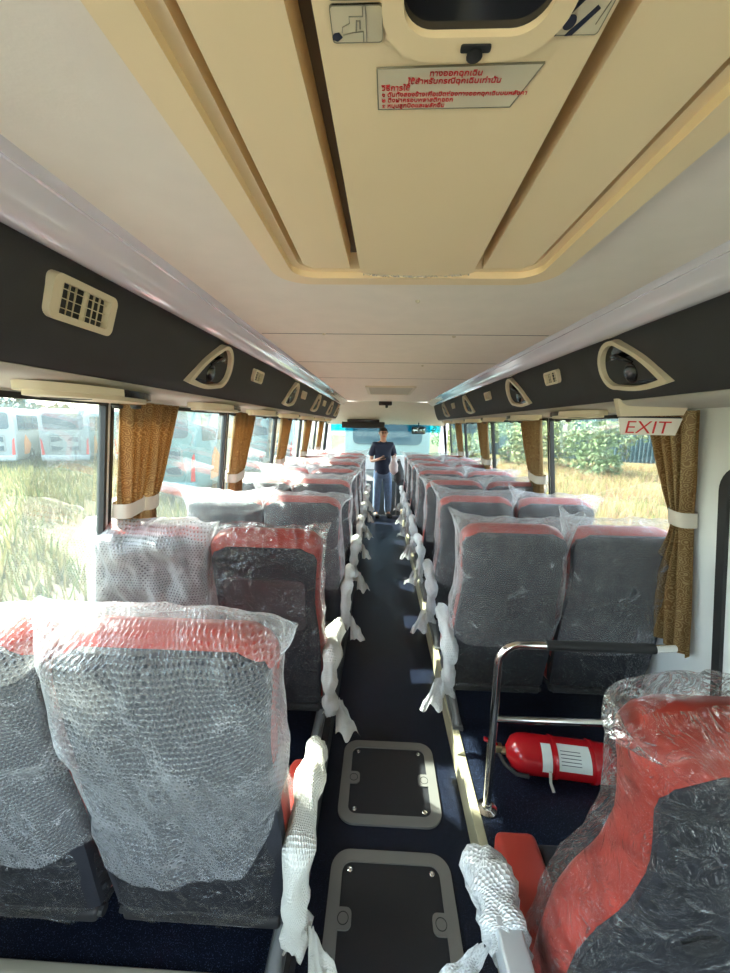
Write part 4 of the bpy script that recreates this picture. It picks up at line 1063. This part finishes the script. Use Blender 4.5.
# clothes
skin('polo_shirt', [(V3(0, 0, .76), (.16, .12)), (V3(0, 0, .90), (.165, .125)), (V3(0, 0, 1.05), (.155, .12)), (V3(0, .01, 1.2), (.165, .12)), (V3(0, .01, 1.32), (.135, .10)), (V3(0, .008, 1.395), .066),
     (V3(-.155, .01, 1.345), .074), (V3(-.205, .02, 1.20), .062), (V3(-.213, .01, 1.13), .058), (V3(.155, .01, 1.345), .074), (V3(.21, .02, 1.20), .062), (V3(.218, .005, 1.13), .058)],
     [(0, 1), (1, 2), (2, 3), (3, 4), (4, 5), (4, 6), (6, 7), (7, 8), (4, 9), (9, 10), (10, 11)], 'shirt', pe)
b = MB(); 
for sx in (-1, 1): b.loft([[Vector(V3(0, -.075, 1.36)), Vector(V3(sx*.055, -.06, 1.40)), Vector(V3(sx*.05, -.02, 1.42)), Vector(V3(sx*.01, -.072, 1.385))], [Vector(V3(0, -.088, 1.36)), Vector(V3(sx*.07, -.072, 1.39)), Vector(V3(sx*.06, -.02, 1.425)), Vector(V3(sx*.01, -.084, 1.385))]])
b.build('collar', 'shirt', pe)
skin('jeans', [(V3(0, 0, 1.02), (.13, .10)), (V3(0, 0, .90), (.145, .115)), (V3(-.085, 0, .80), .098), (V3(-.10, -.01, .48), .074), (V3(-.105, .015, .05), .066), (V3(.085, 0, .80), .098), (V3(.11, -.03, .48), .074), (V3(.12, -.0, .05), .066)],
     [(0, 1), (1, 2), (2, 3), (3, 4), (1, 5), (5, 6), (6, 7)], 'jeans', pe)
for sx, x, y in ((-1, -.11, -.05), (1, .125, -.07)):
    b = MB(); b.bbox(V3(x, y, .04), (.09, .26, .075), .03); b.build('shoe', 'black', pe)
# hair, face, glasses
b = MB()
def hairf(u, v):
    a = 2*pi*u; ph = v*pi*.52; r = Vector((.080*sin(ph)*cos(a), .094*sin(ph)*sin(a)+.008, .082*cos(ph)))
    lim = .012 if sin(a) < -.2 else -.06; z = max(r.z, lim)
    return tuple((Vector((0, -.010, 1.592))+Vector((r.x, r.y, z)))*K)
b.grid(hairf, 28, 12, closeu=True); b.build('hair', 'hair', pe)
b = MB(); b.tube([V3(0, -.085, 1.575), V3(0, -.108, 1.545), V3(0, -.095, 1.538)], [.008, .013, .010], 8); b.build('nose', 'skin', pe)
b = MB(); b.tube([V3(-.024, -.090, 1.512), V3(0, -.099, 1.510), V3(.024, -.090, 1.512)], [.003, .006, .003], 6); b.build('mouth', 'lamp', pe)
for sx in (-1, 1):
    b = MB(); b.lathe(V3(sx*.028, -.088, 1.575), [(.004, -.006), (.009, -.003), (.009, .003), (.004, .006)], 'Y', 10); b.build('eye', 'black', pe)
    b = MB(); b.tube([V3(sx*.072, .005, 1.59), V3(sx*.080, .0, 1.565), V3(sx*.072, -.005, 1.54)], [.006, .012, .006], 8); b.build('ear', 'skin', pe)
b = MB()
for sx in (-1, 1):
    ring = [V3(sx*.031+.024*cos(a), -.100, 1.574+.017*sin(a)) for a in [2*pi*k/16 for k in range(17)]]; b.tube(ring, .0025, 5, cap=False)
    b.tube([V3(sx*.055, -.098, 1.578), V3(sx*.076, -.01, 1.58)], .0025, 5)
b.build('glasses', 'black', pe)
ph = empty('phone', (-0.02, 6.64, 1.09), radians(12), 'dark phone in the hand of the person', 'phone')
b = MB(); b.bbox((0, 0, .0), (.15, .075, .012), .004, Matrix.Rotation(radians(-12), 3, 'Y').to_4x4()); b.build('phone_body', 'black', ph)
b = MB(); b.bbox((0.0, -.0, .0072), (.135, .064, .002), .0006, Matrix.Rotation(radians(-12), 3, 'Y').to_4x4()); b.build('phone_screen', 'blackgloss', ph)
def sack(name, c, w, d, h, mat, label, seed):
    root = empty(name, c, radians(12), label, 'bag')
    b = MB(); b.grid(lambda u, v: (lambda a, r: (w*r*cos(a), d*r*sin(a), -h+h*v))(2*pi*u, (.25+.75*sm(0, .25, v))*(1-.65*sm(.55, 1, v))*(1+.2*fbm(Vector((cos(2*pi*u), sin(2*pi*u), v*3+seed)), 2))), 24, 20, closeu=True)
    b.build('sack', mat, root); b = MB(); b.tube([(w*.2, 0, -.02), (w*.12, 0, .03), (-w*.12, 0, .03), (-w*.2, 0, -.02)], .008, 6); b.build('bag_handle', mat, root)
sack('cloth_bag', (0.145, 6.64, 1.1), .075, .05, .30, 'bagcloth', 'pale cloth bag held in the raised hand of the person', 1)
sack('dark_bag', (0.235, 6.74, 1.04), .085, .06, .42, 'bagdark', 'dark bag hanging at the side of the person', 2)
